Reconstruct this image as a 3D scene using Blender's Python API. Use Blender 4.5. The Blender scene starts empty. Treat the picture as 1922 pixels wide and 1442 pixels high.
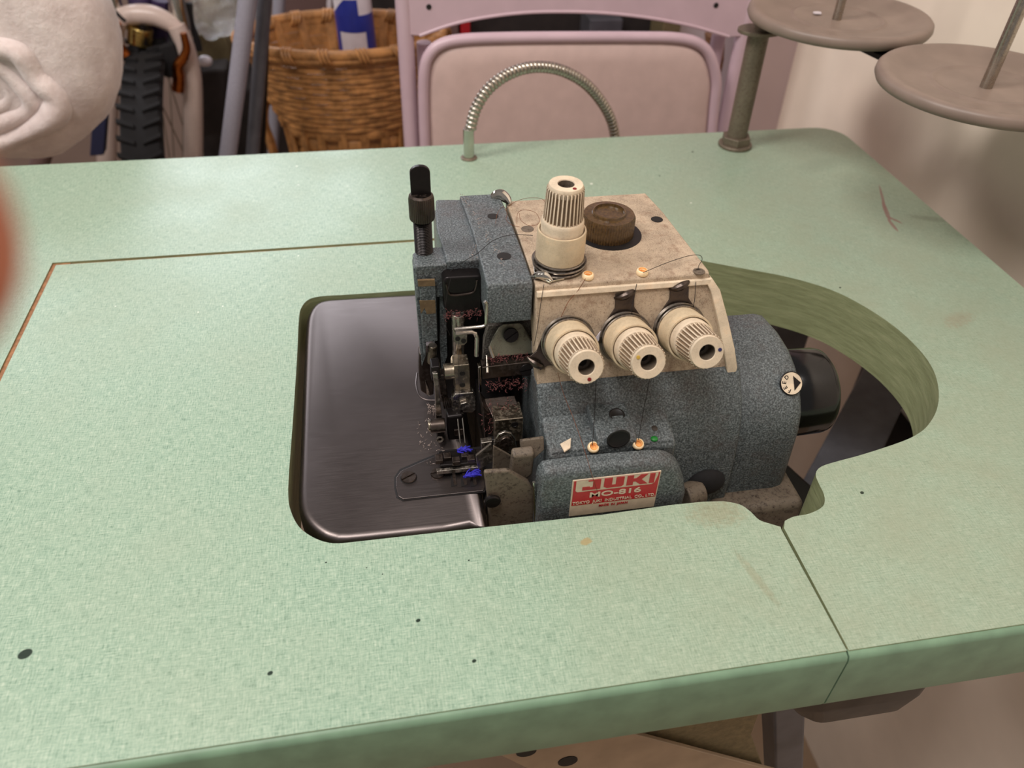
import bpy, bmesh, math, random
from mathutils import Vector as V, Matrix, Euler, noise
random.seed(7)
PI = math.pi
S = 0.001                                  # everything below is written in millimetres, table top at z = 0
sc = bpy.context.scene
COL = sc.collection
# ------------------------------------------------------------------ camera
ROT = Euler((math.radians(49.395), math.radians(-1.458), math.radians(-9.734)), 'XYZ')
M = ROT.to_matrix(); F = 1500.0; CAM = V((0, 0, 310))
def ray(px, py): return M @ V(((px-961)/F, -(py-721)/F, -1))
def Z_(px, py, z=0.0): d = ray(px, py); return CAM + d*((z-CAM.z)/d.z)
def Y_(px, py, y): d = ray(px, py); return CAM + d*((y-CAM.y)/d.y)
def X_(px, py, x): d = ray(px, py); return CAM + d*((x-CAM.x)/d.x)
def PL(px, py, p0, n): d = ray(px, py); return CAM + d*(((p0-CAM).dot(n))/d.dot(n))
cam = bpy.data.cameras.new('camera'); cam.sensor_width = 36; cam.lens = F/1922*36
cam.clip_start = 0.005; cam.clip_end = 30
cam.dof.use_dof = True; cam.dof.focus_distance = 0.43; cam.dof.aperture_fstop = cam.lens/3.0
co = bpy.data.objects.new('camera', cam); COL.objects.link(co)
co.location = CAM*S; co.rotation_euler = ROT; sc.camera = co

# ------------------------------------------------------------------ materials
def lin(c):
    return tuple((x/255/12.92 if x/255 <= .04045 else ((x/255+.055)/1.055)**2.4) for x in c) + (1,)
class NT:
    def __init__(s, name):
        s.m = bpy.data.materials.new(name); s.m.use_nodes = True
        s.t = s.m.node_tree; s.b = s.t.nodes['Principled BSDF']; s.c = None
    def n(s, typ, **k):
        o = s.t.nodes.new('ShaderNode'+typ)
        for a, b in k.items():
            if a.startswith('i_'):
                key = a[2:]; o.inputs[int(key) if key.isdigit() else key.replace('_', ' ')].default_value = b
            else: setattr(o, a, b)
        return o
    def l(s, a, b): s.t.links.new(a, b)
    def pos(s, world=False):
        if world: return s.n('NewGeometry').outputs['Position']
        if s.c is None: s.c = s.n('TexCoord').outputs['Object']
        return s.c
    def scaled(s, v, sx, sy, sz, rot=(0, 0, 0)):
        mp = s.n('Mapping'); mp.inputs['Scale'].default_value = (sx, sy, sz); mp.inputs['Rotation'].default_value = rot
        s.l(v, mp.inputs[0]); return mp.outputs[0]
    def noise(s, v, scale, detail=3, rough=.55):
        o = s.n('TexNoise', i_Scale=scale, i_Detail=detail, i_Roughness=rough); s.l(v, o.inputs['Vector']); return o.outputs['Fac']
    def ramp(s, f, stops):
        o = s.n('ValToRGB'); e = o.color_ramp.elements
        e[0].position, e[0].color = stops[0]; e[1].position, e[1].color = stops[-1]
        for p, c in stops[1:-1]: x = e.new(p); x.color = c
        s.l(f, o.inputs[0]); return o.outputs['Color']
    def mr(s, f, a, b, c, d):
        o = s.n('MapRange'); o.inputs[1].default_value = a; o.inputs[2].default_value = b
        o.inputs[3].default_value = c; o.inputs[4].default_value = d; s.l(f, o.inputs[0]); return o.outputs[0]
    def mix(s, f, a, b, mode='MIX'):
        o = s.n('Mix', data_type='RGBA', blend_type=mode)
        for k, v in ((0, f), (6, a), (7, b)):
            if hasattr(v, 'links'): s.l(v, o.inputs[k])
            else: o.inputs[k].default_value = v
        return o.outputs[2]
    def math(s, op, a, b=0.0):
        o = s.n('Math', operation=op)
        for k, v in ((0, a), (1, b)):
            if hasattr(v, 'links'): s.l(v, o.inputs[k])
            else: o.inputs[k].default_value = v
        return o.outputs[0]
    def bump(s, f, strength, dist):
        o = s.n('Bump', i_Strength=strength, i_Distance=dist); s.l(f, o.inputs['Height']); s.l(o.outputs[0], s.b.inputs['Normal']); return o
    def set(s, **k):
        for a, v in k.items():
            key = {'col': 'Base Color', 'metal': 'Metallic', 'rough': 'Roughness', 'spec': 'Specular IOR Level', 'coat': 'Coat Weight', 'coatr': 'Coat Roughness',
                   'trans': 'Transmission Weight', 'ior': 'IOR', 'sss': 'Subsurface Weight', 'sheen': 'Sheen Weight', 'alpha': 'Alpha'}[a]
            if hasattr(v, 'links'): s.l(v, s.b.inputs[key])
            else: s.b.inputs[key].default_value = v
        return s
    def blob(s, posn, x, y, rx, ry, ang=0, soft=.3, wob=0.0):
        mp = s.n('Mapping', vector_type='TEXTURE'); mp.inputs['Location'].default_value = (x*S, y*S, 0); mp.inputs['Rotation'].default_value = (0, 0, ang)
        mp.inputs['Scale'].default_value = (rx*S, ry*S, 1); s.l(posn, mp.inputs[0])
        sx = s.n('SeparateXYZ'); s.l(mp.outputs[0], sx.inputs[0])
        d = s.math('ADD', s.math('POWER', s.math('ABSOLUTE', sx.outputs[0]), 2.0), s.math('POWER', s.math('ABSOLUTE', sx.outputs[1]), 2.0))
        if wob: d = s.math('ADD', d, s.math('MULTIPLY', s.math('SUBTRACT', s.noise(posn, 450, 3), .5), wob))
        return s.mr(d, 1-soft, 1+soft, 1, 0)

def plain(name, col, rough=.5, metal=0.0, nz=.12, nscale=300, bump=0.0, **k):
    t = NT(name); c = lin(col)
    f = t.noise(t.pos(), nscale, 3)
    d = tuple(x*(1-nz) for x in c[:3])+(1,); u = tuple(min(1, x*(1+nz)) for x in c[:3])+(1,)
    t.set(col=t.ramp(f, [(.3, d), (.7, u)]), rough=rough, metal=metal, **k)
    if bump: t.bump(f, bump, .0005)
    return t.m
def laminate():
    t = NT('green linen laminate'); w = t.pos(True)
    a = t.noise(t.scaled(w, 150, 1500, 1), 1, 3, .6)       # threads along x
    b = t.noise(t.scaled(w, 1500, 150, 1, (0, 0, .03)), 1, 3, .6)
    a2 = t.noise(t.scaled(w, 420, 2600, 1), 1, 2, .6); b2 = t.noise(t.scaled(w, 2600, 420, 1), 1, 2, .6)
    f = t.math('ADD', t.math('MULTIPLY', t.math('ADD', a, b), .30), t.math('MULTIPLY', t.math('ADD', a2, b2), .20))
    c = t.ramp(f, [(.37, lin((92, 124, 104))), (.455, lin((140, 167, 146))), (.53, lin((160, 184, 162))), (.64, lin((195, 208, 189)))])
    big = t.noise(w, 14, 3)
    c = t.mix(t.mr(big, .42, .7, 0, .28), c, lin((160, 172, 150)))
    
    # grime toward the worn right-hand corner
    g2 = t.noise(w, 30, 5, .7)
    corner = t.blob(w, 330, 330, 230, 420, 0, .9)
    c = t.mix(t.math('MULTIPLY', corner, t.mr(g2, .3, .75, .25, .75)), c, lin((152, 158, 134)))
    def stain(px, py, rx, ry, ang, col, wob=.8, amt=.8, soft=.3):
        nonlocal c
        p = Z_(px, py)
        c = t.mix(t.math('MULTIPLY', t.blob(w, p.x, p.y, rx, ry, ang, soft, wob), amt), c, lin(col))
    for a_, b_, w_ in (((1651, 350), (1663, 398), 1.1), ((1657, 380), (1670, 414), 1.9), ((1665, 406), (1692, 419), 1.5), ((1667, 412), (1684, 433), 1.5)):
        A_, B_ = Z_(*a_), Z_(*b_); c_ = (A_+B_)/2; d_ = B_-A_
        c = t.mix(t.math('MULTIPLY', t.blob(w, c_.x, c_.y, d_.length*.55, w_, math.atan2(d_.y, d_.x), .3, .9), .8), c, lin((142, 104, 98)))
    stain(1100, 1017, 3, 2, .3, (168, 150, 105), 1.5)
    stain(1345, 962, 14, 8, 0, (140, 128, 98), 3.5, .45, .8)
    stain(1420, 1085, 2, 16, .25, (140, 136, 108), 3, .4, .7)
    stain(1740, 410, 14, 4, -.4, (110, 118, 100), 3.5, .5, .8)
    stain(1540, 310, 22, 10, .3, (112, 126, 108), 2.5, .3, .9)
    stain(1800, 600, 12, 6, .4, (150, 128, 105), 4, .35, .8)
    for (px, py, r) in ((47, 1228, 2.3), (785, 1165, .85), (507, 1264, .95), (890, 1241, .8), (1300, 285, 1), (1238, 330, .7), (1618, 925, .9), (612, 1056, .4), (718, 1078, .3), (688, 1066, .3), (880, 1052, .4), (1577, 540, .7)):
        stain(px, py, r*1.25, r, .4, (28, 46, 34), 0, 1, .15)
    for (px, py, r) in ((557, 312, .9), (560, 347, .7), (1110, 345, 1.2), (1297, 381, .8), (372, 586, .5), (418, 575, .6), (217, 575, .5), (560, 480, .6)):
        stain(px, py, r, r, 0, (225, 230, 215), 0, 1, .2)
    fine = t.noise(w, 900, 2, .6)
    c = t.mix(t.mr(fine, .70, .74, 0, .35), c, lin((96, 130, 105)))
    t.set(col=c, rough=t.mr(big, .3, .7, .30, .40), spec=.5)
    t.bump(f, .35, .0004)
    return t.m
def hammer(name='blue grey hammertone paint', base=(82, 89, 91), dark=(52, 58, 60), light=(122, 130, 132), dirt=.55):
    t = NT(name); p = t.pos()
    v = t.noise(p, 1100, 3, .6)
    c = t.ramp(v, [(.34, lin(dark)), (.5, lin(base)), (.68, lin(light))])
    g = t.noise(p, 55, 5, .7)
    c = t.mix(t.mr(g, .5, .72, 0, dirt), c, lin((78, 66, 62)))
    t.set(col=c, rough=.42, spec=.5); t.bump(v, .7, .0006)
    return t.m
def grimy(name, base, dots=(82, 58, 42), amt=1.0, sc=1500):
    t = NT(name); p = t.pos()
    f = t.noise(p, sc, 4, .8); g = t.noise(p, 60, 5, .7)
    c = t.ramp(g, [(.3, lin(tuple(x*.86 for x in base))), (.6, lin(base)), (.8, lin(tuple(min(255, x*1.05) for x in base)))])
    m = t.math('ADD', f, t.math('MULTIPLY', g, -.25))
    c = t.mix(t.mr(m, .40, .56, 0, .75*amt), c, lin(dots))
    h = t.noise(p, 130, 6, .8); c = t.mix(t.mr(h, .52, .68, 0, .55*amt), c, lin(tuple(min(255, x*1.5) for x in dots)))
    t.set(col=c, rough=.55, spec=.4); t.bump(f, .15, .0003)
    return t.m
def steel(name, col, rough=.3, scr=.5, nscale=60, dirt=None, dirtamt=.0, metal=1.0):
    t = NT(name); p = t.pos()
    s1 = t.noise(t.scaled(p, 60, 1800, 400, (0, 0, .7)), 1, 3, .7)
    g = t.noise(p, nscale, 4, .6)
    c = t.ramp(g, [(.3, lin(tuple(x*.90 for x in col))), (.7, lin(col))])
    if dirt:
        d = t.noise(p, 420, 5, .75)
        k = t.mr(d, .5, .64, 0, dirtamt); c = t.mix(k, c, lin(dirt))
        t.set(metal=t.math('MULTIPLY', t.math('SUBTRACT', 1.0, k), metal))
    else: t.set(metal=metal)
    t.set(col=c, rough=t.math('ADD', t.mr(s1, .3, .75, rough*(1-scr*.3), rough*(1+scr*.6)), t.mr(g, .3, .7, -.02, .03)))
    t.bump(s1, .05*scr, .0002)
    return t.m
MT = {}
MT['lam'] = laminate()
MT['edge'] = plain('green painted table edge', (116, 146, 120), .45, nz=.15, nscale=60)
def cutwall():
    t = NT('brushed olive green paint'); p = t.pos(True)
    f = t.noise(t.scaled(p, 40, 40, 260), 1, 5, .7)
    t.set(col=t.ramp(f, [(.25, lin((124, 130, 94))), (.5, lin((140, 148, 110))), (.66, lin((152, 158, 120))), (.82, lin((190, 190, 150)))]), rough=.45); t.bump(f, .5, .001); return t.m
MT['cut'] = cutwall()
MT['chip'] = plain('bare metal patch', (108, 88, 62), .6, nz=.3, nscale=300)
MT['gsteel'] = steel('grey green steel', (128, 128, 112), .4, .4, 200, (70, 56, 46), .7, metal=.6)
MT['raw'] = plain('raw brown board', (150, 106, 72), .8, nz=.35, nscale=250)
MT['paint'] = hammer()
MT['paintd'] = hammer('dull grey brown casting paint', (88, 84, 78), (60, 56, 52), (120, 116, 108), .7)
MT['beige'] = grimy('grimy beige plastic', (188, 168, 144), (78, 58, 44), 1.15)
MT['beige2'] = grimy('clean beige plastic', (226, 208, 182), (150, 120, 90), .45)
MT['guard'] = grimy('dusty casting', (112, 100, 86), (40, 30, 25), 1.3, 420)
MT['plate'] = steel('brushed cloth plate steel', (108, 100, 98), .33, .35, 9)
MT['steel'] = steel('oiled steel', (160, 152, 142), .3, .5, 200, (60, 44, 38), .8)
MT['dsteel'] = steel('dark oily steel', (92, 82, 76), .32, .5, 200, (38, 26, 24), .8)
MT['black'] = plain('blackened steel', (34, 30, 30), .35, .6, nscale=500)
MT['bright'] = steel('bright steel', (196, 188, 178), .22, .4, 200, (90, 70, 60), .35)
MT['sleeve'] = grimy('yellowed plastic', (212, 193, 162), (150, 120, 84), .5)
MT['ribgroove'] = plain('darker rib groove', (128, 106, 82), .7, nz=.2)
MT['wood'] = plain('dark stained block', (56, 49, 43), .5, nz=.35, nscale=80)
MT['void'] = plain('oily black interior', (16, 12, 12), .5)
MT['brass'] = steel('dull brass steel', (168, 156, 138), .3, .4, 200, (60, 48, 34), .6)
MT['chrome'] = steel('chrome', (205, 200, 190), .12, .2, 100)
MT['fadechrome'] = steel('worn chrome', (180, 172, 160), .25, .4, 100, (96, 78, 58), .5)
MT['galv'] = steel('tarnished steel tube', (128, 116, 100), .45, .5, 60, (84, 68, 52), .7, metal=.5)
MT['wheelblack'] = plain('glossy black plastic', (9, 9, 10), .16)
MT['ceramic'] = plain('cream ceramic', (250, 222, 178), .25, nz=.05)
MT['orange'] = plain('orange ceramic bore', (236, 172, 96), .4, nz=.1)
MT['hole'] = plain('dark hole', (20, 15, 12), .7)
MT['red'] = plain('red enamel', (176, 30, 38), .35, nz=.1, nscale=400)
MT['silver'] = plain('silver print', (205, 188, 165), .4, nz=.08)
MT['reddot'] = plain('red dot paint', (120, 22, 22), .4)
MT['yeldot'] = plain('yellow dot paint', (200, 165, 70), .4)
MT['bluedot'] = plain('blue dot paint', (40, 42, 90), .4)
MT['greendot'] = plain('green flake', (20, 120, 40), .5)
MT['thread'] = plain('black thread', (26, 20, 18), .8)
MT['bthread'] = plain('brown thread', (110, 62, 34), .8)
MT['blue'] = plain('blue thread', (44, 40, 168), .8, nz=.3, nscale=2000)
MT['lint'] = plain('red brown lint', (122, 72, 70), .95, nz=.4, nscale=900)
MT['lintg'] = plain('grey lint', (176, 158, 148), .95, nz=.3, nscale=900)
MT['disc'] = plain('taupe plastic', (132, 115, 104), .45, nz=.14, nscale=34, bump=.4)
MT['wall'] = plain('cream wall paint', (244, 229, 212), .6, nz=.05, nscale=14, bump=.2)
MT['mauve'] = plain('mauve wall', (186, 164, 162), .6, nz=.05, nscale=14)
MT['floor'] = plain('beige floor', (176, 150, 124), .5, nz=.1, nscale=8)
MT['far'] = plain('dim storeroom wall', (150, 130, 120), .8, nz=.1, nscale=5)
MT['pink'] = plain('mauve pink enamel', (198, 172, 182), .35, nz=.04, nscale=40)
MT['pad'] = plain('pink beige vinyl', (206, 180, 174), .45, nz=.05, nscale=60)
MT['wicker'] = plain('honey wicker', (170, 120, 70), .5, nz=.4, nscale=70, bump=.3)
MT['rubber'] = plain('black rubber', (20, 18, 20), .85, nz=.2)
MT['bluerub'] = plain('dark blue rubber', (30, 34, 66), .6, nz=.2)
MT['cream'] = plain('cream enamel', (206, 186, 176), .3, nz=.05)
MT['bronze'] = steel('orange bronze', (170, 96, 44), .25, .3, 100)
MT['gold'] = steel('gold alloy', (206, 180, 110), .25, .3, 100)
MT['grey'] = plain('blue grey enamel tube', (150, 148, 160), .4, nz=.06)
MT['dgrey'] = plain('dark slate enamel', (66, 68, 84), .4, nz=.1)
MT['tube_b'] = plain('royal blue print', (42, 56, 150), .3, nz=.1, nscale=60)
MT['tube_w'] = plain('white glossy wrap', (214, 206, 212), .25, nz=.06, nscale=60)
MT['olive'] = plain('olive canvas', (120, 106, 76), .8, nz=.2)
MT['dark'] = plain('charcoal fabric', (44, 37, 35), .9, nz=.3, nscale=30)
MT['purple'] = plain('dark violet', (52, 36, 74), .6)
MT['brownbox'] = plain('dusky brown board', (104, 80, 76), .8, nz=.12, nscale=10)
MT['whitebox'] = plain('off white carton', (196, 182, 172), .7, nz=.06)
MT['stand'] = plain('slate painted steel', (92, 92, 98), .45, .2, nz=.2, nscale=40)
MT['tanmetal'] = plain('tan painted steel', (158, 136, 112), .5, nz=.15, nscale=40)
def film():
    t = NT('clear plastic film'); t.set(col=(.95, .96, .96, 1), rough=.12, trans=.85, ior=1.3, alpha=.7)
    t.bump(t.noise(t.pos(), 60, 4, .7), 1, .01); return t.m
MT['film'] = film()
def amber():
    t = NT('smoky amber plastic'); f = t.noise(t.pos(), 700, 3)
    t.set(col=t.ramp(f, [(.3, lin((66, 48, 28))), (.7, lin((106, 80, 44)))]), rough=.3, trans=.25, sss=0.0, coat=.3); return t.m
MT['amber'] = amber()
def fluff():
    t = NT('white polyester batting'); f = t.noise(t.pos(), 40, 6, .75)
    f2 = t.noise(t.pos(), 420, 4, .7)
    t.set(col=t.ramp(f, [(.3, lin((206, 188, 184))), (.7, lin((236, 222, 218)))]), rough=1.0, sheen=.6, sss=.25)
    t.b.inputs['Subsurface Radius'].default_value = (1, .8, .7); t.b.inputs['Subsurface Scale'].default_value = .012
    t.bump(t.math('ADD', f, t.math('MULTIPLY', f2, .15)), .6, .004); return t.m
MT['fluff'] = fluff()
def skin():
    t = NT('skin'); f = t.noise(t.pos(), 300, 4)
    t.set(col=t.ramp(f, [(.3, lin((166, 100, 76))), (.7, lin((184, 114, 88)))]), rough=.55, sss=.08)
    t.b.inputs['Subsurface Radius'].default_value = (1, .35, .2); t.b.inputs['Subsurface Scale'].default_value = .004
    return t.m
MT['skin'] = skin()
MT['nail'] = plain('nail', (226, 168, 150), .3)

# ------------------------------------------------------------------ mesh building
WL = {}                                     # world origin of each object (mm)
class B:
    def __init__(s): s.bm = bmesh.new(); s.mi = 0
    def _mk(s, vs, fs, sm=None):
        v = [s.bm.verts.new(p) for p in vs]
        for f in fs:
            try:
                q = s.bm.faces.new([v[i] for i in f]); q.material_index = s.mi
            except ValueError: pass
        return v
    def box(s, x0, x1, y0, y1, z0, z1, mat=None):
        p = [V((x, y, z)) for x in (x0, x1) for y in (y0, y1) for z in (z0, z1)]
        if mat: p = [mat @ q for q in p]
        s._mk(p, [(0, 1, 3, 2), (4, 6, 7, 5), (0, 4, 5, 1), (2, 3, 7, 6), (0, 2, 6, 4), (1, 5, 7, 3)]); return s
    def prism(s, pts, off):
        n = len(pts); off = V(off); pts = [V(p) for p in pts]
        nrm = sum(((pts[i]-pts[0]).cross(pts[(i+1) % n]-pts[0]) for i in range(n)), V())
        if nrm.dot(off) > 0: pts = pts[::-1]
        s._mk(pts+[p+off for p in pts], [tuple(range(n)), tuple(range(2*n-1, n-1, -1))]+[(i, i+n, (i+1) % n+n, (i+1) % n) for i in range(n)])
        return s
    def loft(s, rings, cap=True, closed=True):
        n = len(rings[0]); vs = [p for r in rings for p in r]; fs = []
        for k in range(len(rings)-1):
            for i in range(n if closed else n-1):
                j = (i+1) % n; fs.append((k*n+i, k*n+j, (k+1)*n+j, (k+1)*n+i))
        if cap: fs += [tuple(range(n))[::-1], tuple((len(rings)-1)*n+i for i in range(n))]
        s._mk(vs, fs); return s
    def lathe(s, prof, org=(0, 0, 0), ax=(0, 0, 1), seg=32, cap=True, ribs=0, ribd=0, ribr=None):
        """prof: list of (r, h) along the axis"""
        ax = V(ax).normalized(); org = V(org); u = ax.orthogonal().normalized(); w = ax.cross(u); rings = []
        for k, (r, h) in enumerate(prof):
            ring = []
            for i in range(seg):
                a = 2*PI*i/seg; rr = r
                if ribs and ribr and ribr[0] <= k <= ribr[1]: rr = r - (ribd if (i*ribs*2//seg) % 2 else 0)
                ring.append(org+ax*h+(u*math.cos(a)+w*math.sin(a))*max(rr, 1e-4))
            rings.append(ring)
        return s.loft(rings, cap)
    def cyl(s, a, b, r, r2=None, seg=20):
        a = V(a); b = V(b); return s.lathe([(r, 0), (r2 if r2 is not None else r, (b-a).length)], a, b-a, seg)
    def tube(s, pts, r, seg=10, rf=None):
        pts = [V(p) for p in pts]; rings = []; t = (pts[1]-pts[0]).normalized(); u = t.orthogonal().normalized()
        for i, p in enumerate(pts):
            q = (pts[min(i+1, len(pts)-1)]-pts[max(i-1, 0)])
            if q.length < 1e-9: q = t
            q.normalize(); u = (u-q*u.dot(q)).normalized(); w = q.cross(u)
            rr = rf(i/(len(pts)-1)) if rf else r
            rings.append([p+(u*math.cos(2*PI*k/seg)+w*math.sin(2*PI*k/seg))*rr for k in range(seg)])
        return s.loft(rings)
    def ball(s, c, rx, ry=None, rz=None, seg=20):
        c = V(c); ry = ry or rx; rz = rz or rx; rings = []
        for k in range(seg//2+1):
            a = -PI/2+PI*k/(seg//2); rings.append([c+V((rx*math.cos(a)*math.cos(2*PI*i/seg)+1e-5, ry*math.cos(a)*math.sin(2*PI*i/seg), rz*math.sin(a))) for i in range(seg)])
        return s.loft(rings)
    def ring(s, c, ax, R, r, seg=40, seg2=10):
        ax = V(ax).normalized(); u = ax.orthogonal().normalized(); w = ax.cross(u); c = V(c); rings = []
        for i in range(seg+1):
            a = 2*PI*i/seg; d = u*math.cos(a)+w*math.sin(a)
            rings.append([c+d*(R+r*math.cos(2*PI*k/seg2))+ax*r*math.sin(2*PI*k/seg2) for k in range(seg2)])
        return s.loft(rings, False)
    def build(s, name, mats, parent=None, bevel=0, seg=2, ang=32, label=None, kind=None):
        bm = s.bm; bmesh.ops.remove_doubles(bm, verts=bm.verts, dist=1e-4)
        bmesh.ops.recalc_face_normals(bm, faces=bm.faces)
        vs = [v.co.copy() for v in bm.verts]
        lo = V([min(v[i] for v in vs) for i in range(3)]); hi = V([max(v[i] for v in vs) for i in range(3)]); c = (lo+hi)/2
        for v in bm.verts: v.co = (v.co-c)*S
        for f in bm.faces: f.smooth = True
        for e in bm.edges:
            if len(e.link_faces) == 2 and e.calc_face_angle(0) > math.radians(ang): e.smooth = False
        me = bpy.data.meshes.new(name); bm.to_mesh(me); bm.free()
        for m in (mats if isinstance(mats, (list, tuple)) else [mats]): me.materials.append(MT[m])
        o = bpy.data.objects.new(name, me); COL.objects.link(o)
        WL[o.name] = c
        if parent: o.parent = parent; o.location = (c-WL[parent.name])*S
        else: o.location = c*S
        if bevel:
            b = o.modifiers.new('bevel', 'BEVEL'); b.width = bevel*S; b.segments = seg; b.limit_method = 'ANGLE'; b.angle_limit = math.radians(ang); b.harden_normals = True
        if label: o['label'] = label
        if kind: o['kind'] = kind
        return o
def tag(o, label, cat, group=None, kind=None):
    o['label'] = label; o['category'] = cat
    if group: o['group'] = group
    if kind: o['kind'] = kind
    return o
def thing(name, loc, label, cat, group=None, kind=None):
    o = bpy.data.objects.new(name, None); COL.objects.link(o); o.location = V(loc)*S; o.empty_display_size = .02
    WL[o.name] = V(loc); return tag(o, label, cat, group, kind)
def crom(pts, n=6, closed=False):
    pts = [V(p) for p in pts]; out = []; N = len(pts)
    for i in range(N if closed else N-1):
        g = (lambda k: pts[k % N]) if closed else (lambda k: pts[max(0, min(N-1, k))])
        a, b, c, d = g(i-1), g(i), g(i+1), g(i+2)
        for k in range(n):
            t = k/n; out.append(.5*((2*b)+(c-a)*t+(2*a-5*b+4*c-d)*t*t+(3*b-a-3*c+d)*t**3))
    if not closed: out.append(pts[-1])
    return out
def py_(pts, Y): return [Y_(a, b, Y) for a, b in pts]
def traced(pts, Y, dep): return B().prism(py_(pts, Y), (0, dep, 0))
def text(body, size, name, mat, parent, org, ux, uy, depth=.25, xs=1.0, center=False, bold=0.0):
    """lettering laid on the plane org + ux, uy (mm)"""
    cu = bpy.data.curves.new(name, 'FONT'); cu.body = body; cu.size = size; cu.extrude = depth; cu.offset = bold
    if center: cu.align_x = 'CENTER'
    ob = bpy.data.objects.new('t', cu); COL.objects.link(ob)
    bpy.context.view_layer.update()
    me = bpy.data.meshes.new_from_object(ob.evaluated_get(bpy.context.evaluated_depsgraph_get())); bpy.data.objects.remove(ob)
    ux = V(ux).normalized(); uy = V(uy).normalized(); n = ux.cross(uy); b = B()
    b.bm.from_mesh(me)
    for v in b.bm.verts: v.co = V(org)+ux*v.co.x*xs+uy*v.co.y+n*v.co.z
    return b.build(name, mat, parent, ang=20)

# ------------------------------------------------------------------ the room
def struct(o): o['kind'] = 'structure'; return o
struct(B().box(-2600, 505, -1500, 2300, -770, -750).build('floor', 'floor'))
struct(B().box(505, 530, -1500, 930, -750, 1500).build('wall_right', 'wall'))
struct(B().box(428, 505, 905, 930, -750, 1500).build('wall_back', 'mauve'))
struct(B().box(-2600, 505, 2280, 2300, -750, 1500).build('wall_far', 'far'))
struct(B().box(485, 505, 930, 2280, -750, 1500).build('wall_side', 'mauve'))

# ------------------------------------------------------------------ the table
table = thing('sewing_table', (0, 420, -750), 'green linen patterned laminate sewing table with a curved cutout around the machine', 'table')
FY, BY, RX, LX, TH = 159.5, 693, 449, -620, 43
right_cut = [(1262, 478), (1330, 492), (1400, 505), (1478, 520), (1557, 543), (1620, 574), (1680, 614), (1725, 656), (1752, 695), (1762, 735), (1758, 770), (1742, 798), (1722, 815), (1690, 830), (1620, 853), (1565, 868), (1540, 877), (1531, 890), (1537, 908), (1547, 930), (1545, 950), (1520, 964), (1490, 970), (1473, 978)]
rc = crom([Z_(a, b) for a, b in right_cut], 4)
gL, gY, gX = -230, 530, 120
pts = [V((184, FY, 0)), V((RX-2, FY, 0)), V((RX, FY+2, 0))]
for k in range(7):
    a = PI/2*k/6; pts.append(V((RX-26+26*math.cos(a), BY-26+26*math.sin(a), 0)))
pts += [V((LX, BY, 0)), V((LX, FY, 0)), V((gL, FY, 0)), V((gL, gY, 0)), V((gX, gY, 0)), V((gX, 468, 0))]
pts += rc + [Z_(1468, 992)+V((1.0, 0, 0))]
def slab(pts, name, par):
    b = B(); n = len(pts); off = V((0, 0, -TH))
    t0 = [p.copy() for p in pts]
    b._mk(t0, [tuple(range(n))]); b.mi = 1
    b._mk([p for p in pts]+[p+off for p in pts], [tuple(range(2*n-1, n-1, -1))]+[(i, i+n, (i+1) % n+n, (i+1) % n) for i in range(n)])
    o = b.build(name, ['lam', 'cut', 'raw'], par, ang=30)
    return o
slab(pts, 'tabletop', table)
lc = [Z_(*p) for p in ((778, 545), (640, 554))]
lcut = crom([Z_(*p) for p in ((640, 554), (605, 556), (580, 562), (566, 577), (561, 600), (557, 680), (549, 800), (543, 880), (541, 930), (546, 960), (562, 990), (592, 1011), (625, 1020), (660, 1018))], 4)
front = [Z_(*p) for p in ((918, 989), (1130, 966.5), (1260, 948), (1320, 942), (1358, 941))]
fr2 = crom([Z_(*p) for p in ((1358, 941), (1388, 947), (1408, 960), (1425, 976), (1448, 984), (1465, 989))], 4)
P2 = [V((183, FY, 0)), V((gL+3.2, FY, 0)), V((gL+3.2, gY-3.4, 0)), V((gX-2, gY-3.4, 0)), V((gX-2, 466, 0)), Z_(778, 545)] + lcut + front + fr2 + [Z_(1467, 993)-V((.3, 0, 0))]
slab(P2[::-1], 'removable_panel', table)['label'] = 'drop in front panel outlined by a brown groove'
# green edge moulding on the front
b = B()
for x0, x1, nm in ((LX, 182.8, 0), (183.6, RX, 1)):
    prof = [(FY-.2, -.8), (FY-2.2, -1.6), (FY-3, -4), (FY-3, -TH+3), (FY-2, -TH), (FY+1, -TH)]
    bb = B().loft([[V((x, y, z)) for y, z in prof+[(FY+1, -.8)]] for x in (x0, x1)])
    bb.build('edge_band', 'edge', table, ang=50)
B().loft([[V((RX+dx, y, z)) for dx, z in ((-1, -.8), (.2, -.8), (1.5, -2.5), (1.5, -TH+2), (-1, -TH))] for y in (FY, BY-26)]).build('edge_band', 'edge', table, ang=50)
b = B(); b.box(gL-8, gL+12, FY+2, gY+8, -9, -1.0); b.build('groove_ledge', 'raw', table)
B().box(gL-8, gX+8, gY-12, gY+8, -9, -1.8).build('groove_ledge', 'raw', table)
# steel stand under the table
a = Y_(1483, 1322, 195); c = Y_(1480, 2100, 195); d = V((10, 0, 0))
B().prism([a-d, a+d, c+d, c-d], (0, 22, 0)).build('leg', 'stand', table, 2)
B().box(c.x-40, c.x+40, 160, 250, -750, c.z+2).build('leg_foot', 'stand', table, 2)
B().box(390, 430, 600, 642, -750, -TH-.2).build('leg', 'stand', table, 2)
B().box(-420, -380, 168, 210, -750, -TH-.2).build('leg', 'stand', table, 2)
B().box(-420, -380, 600, 642, -750, -TH-.2).build('leg', 'stand', table, 2)
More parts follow.
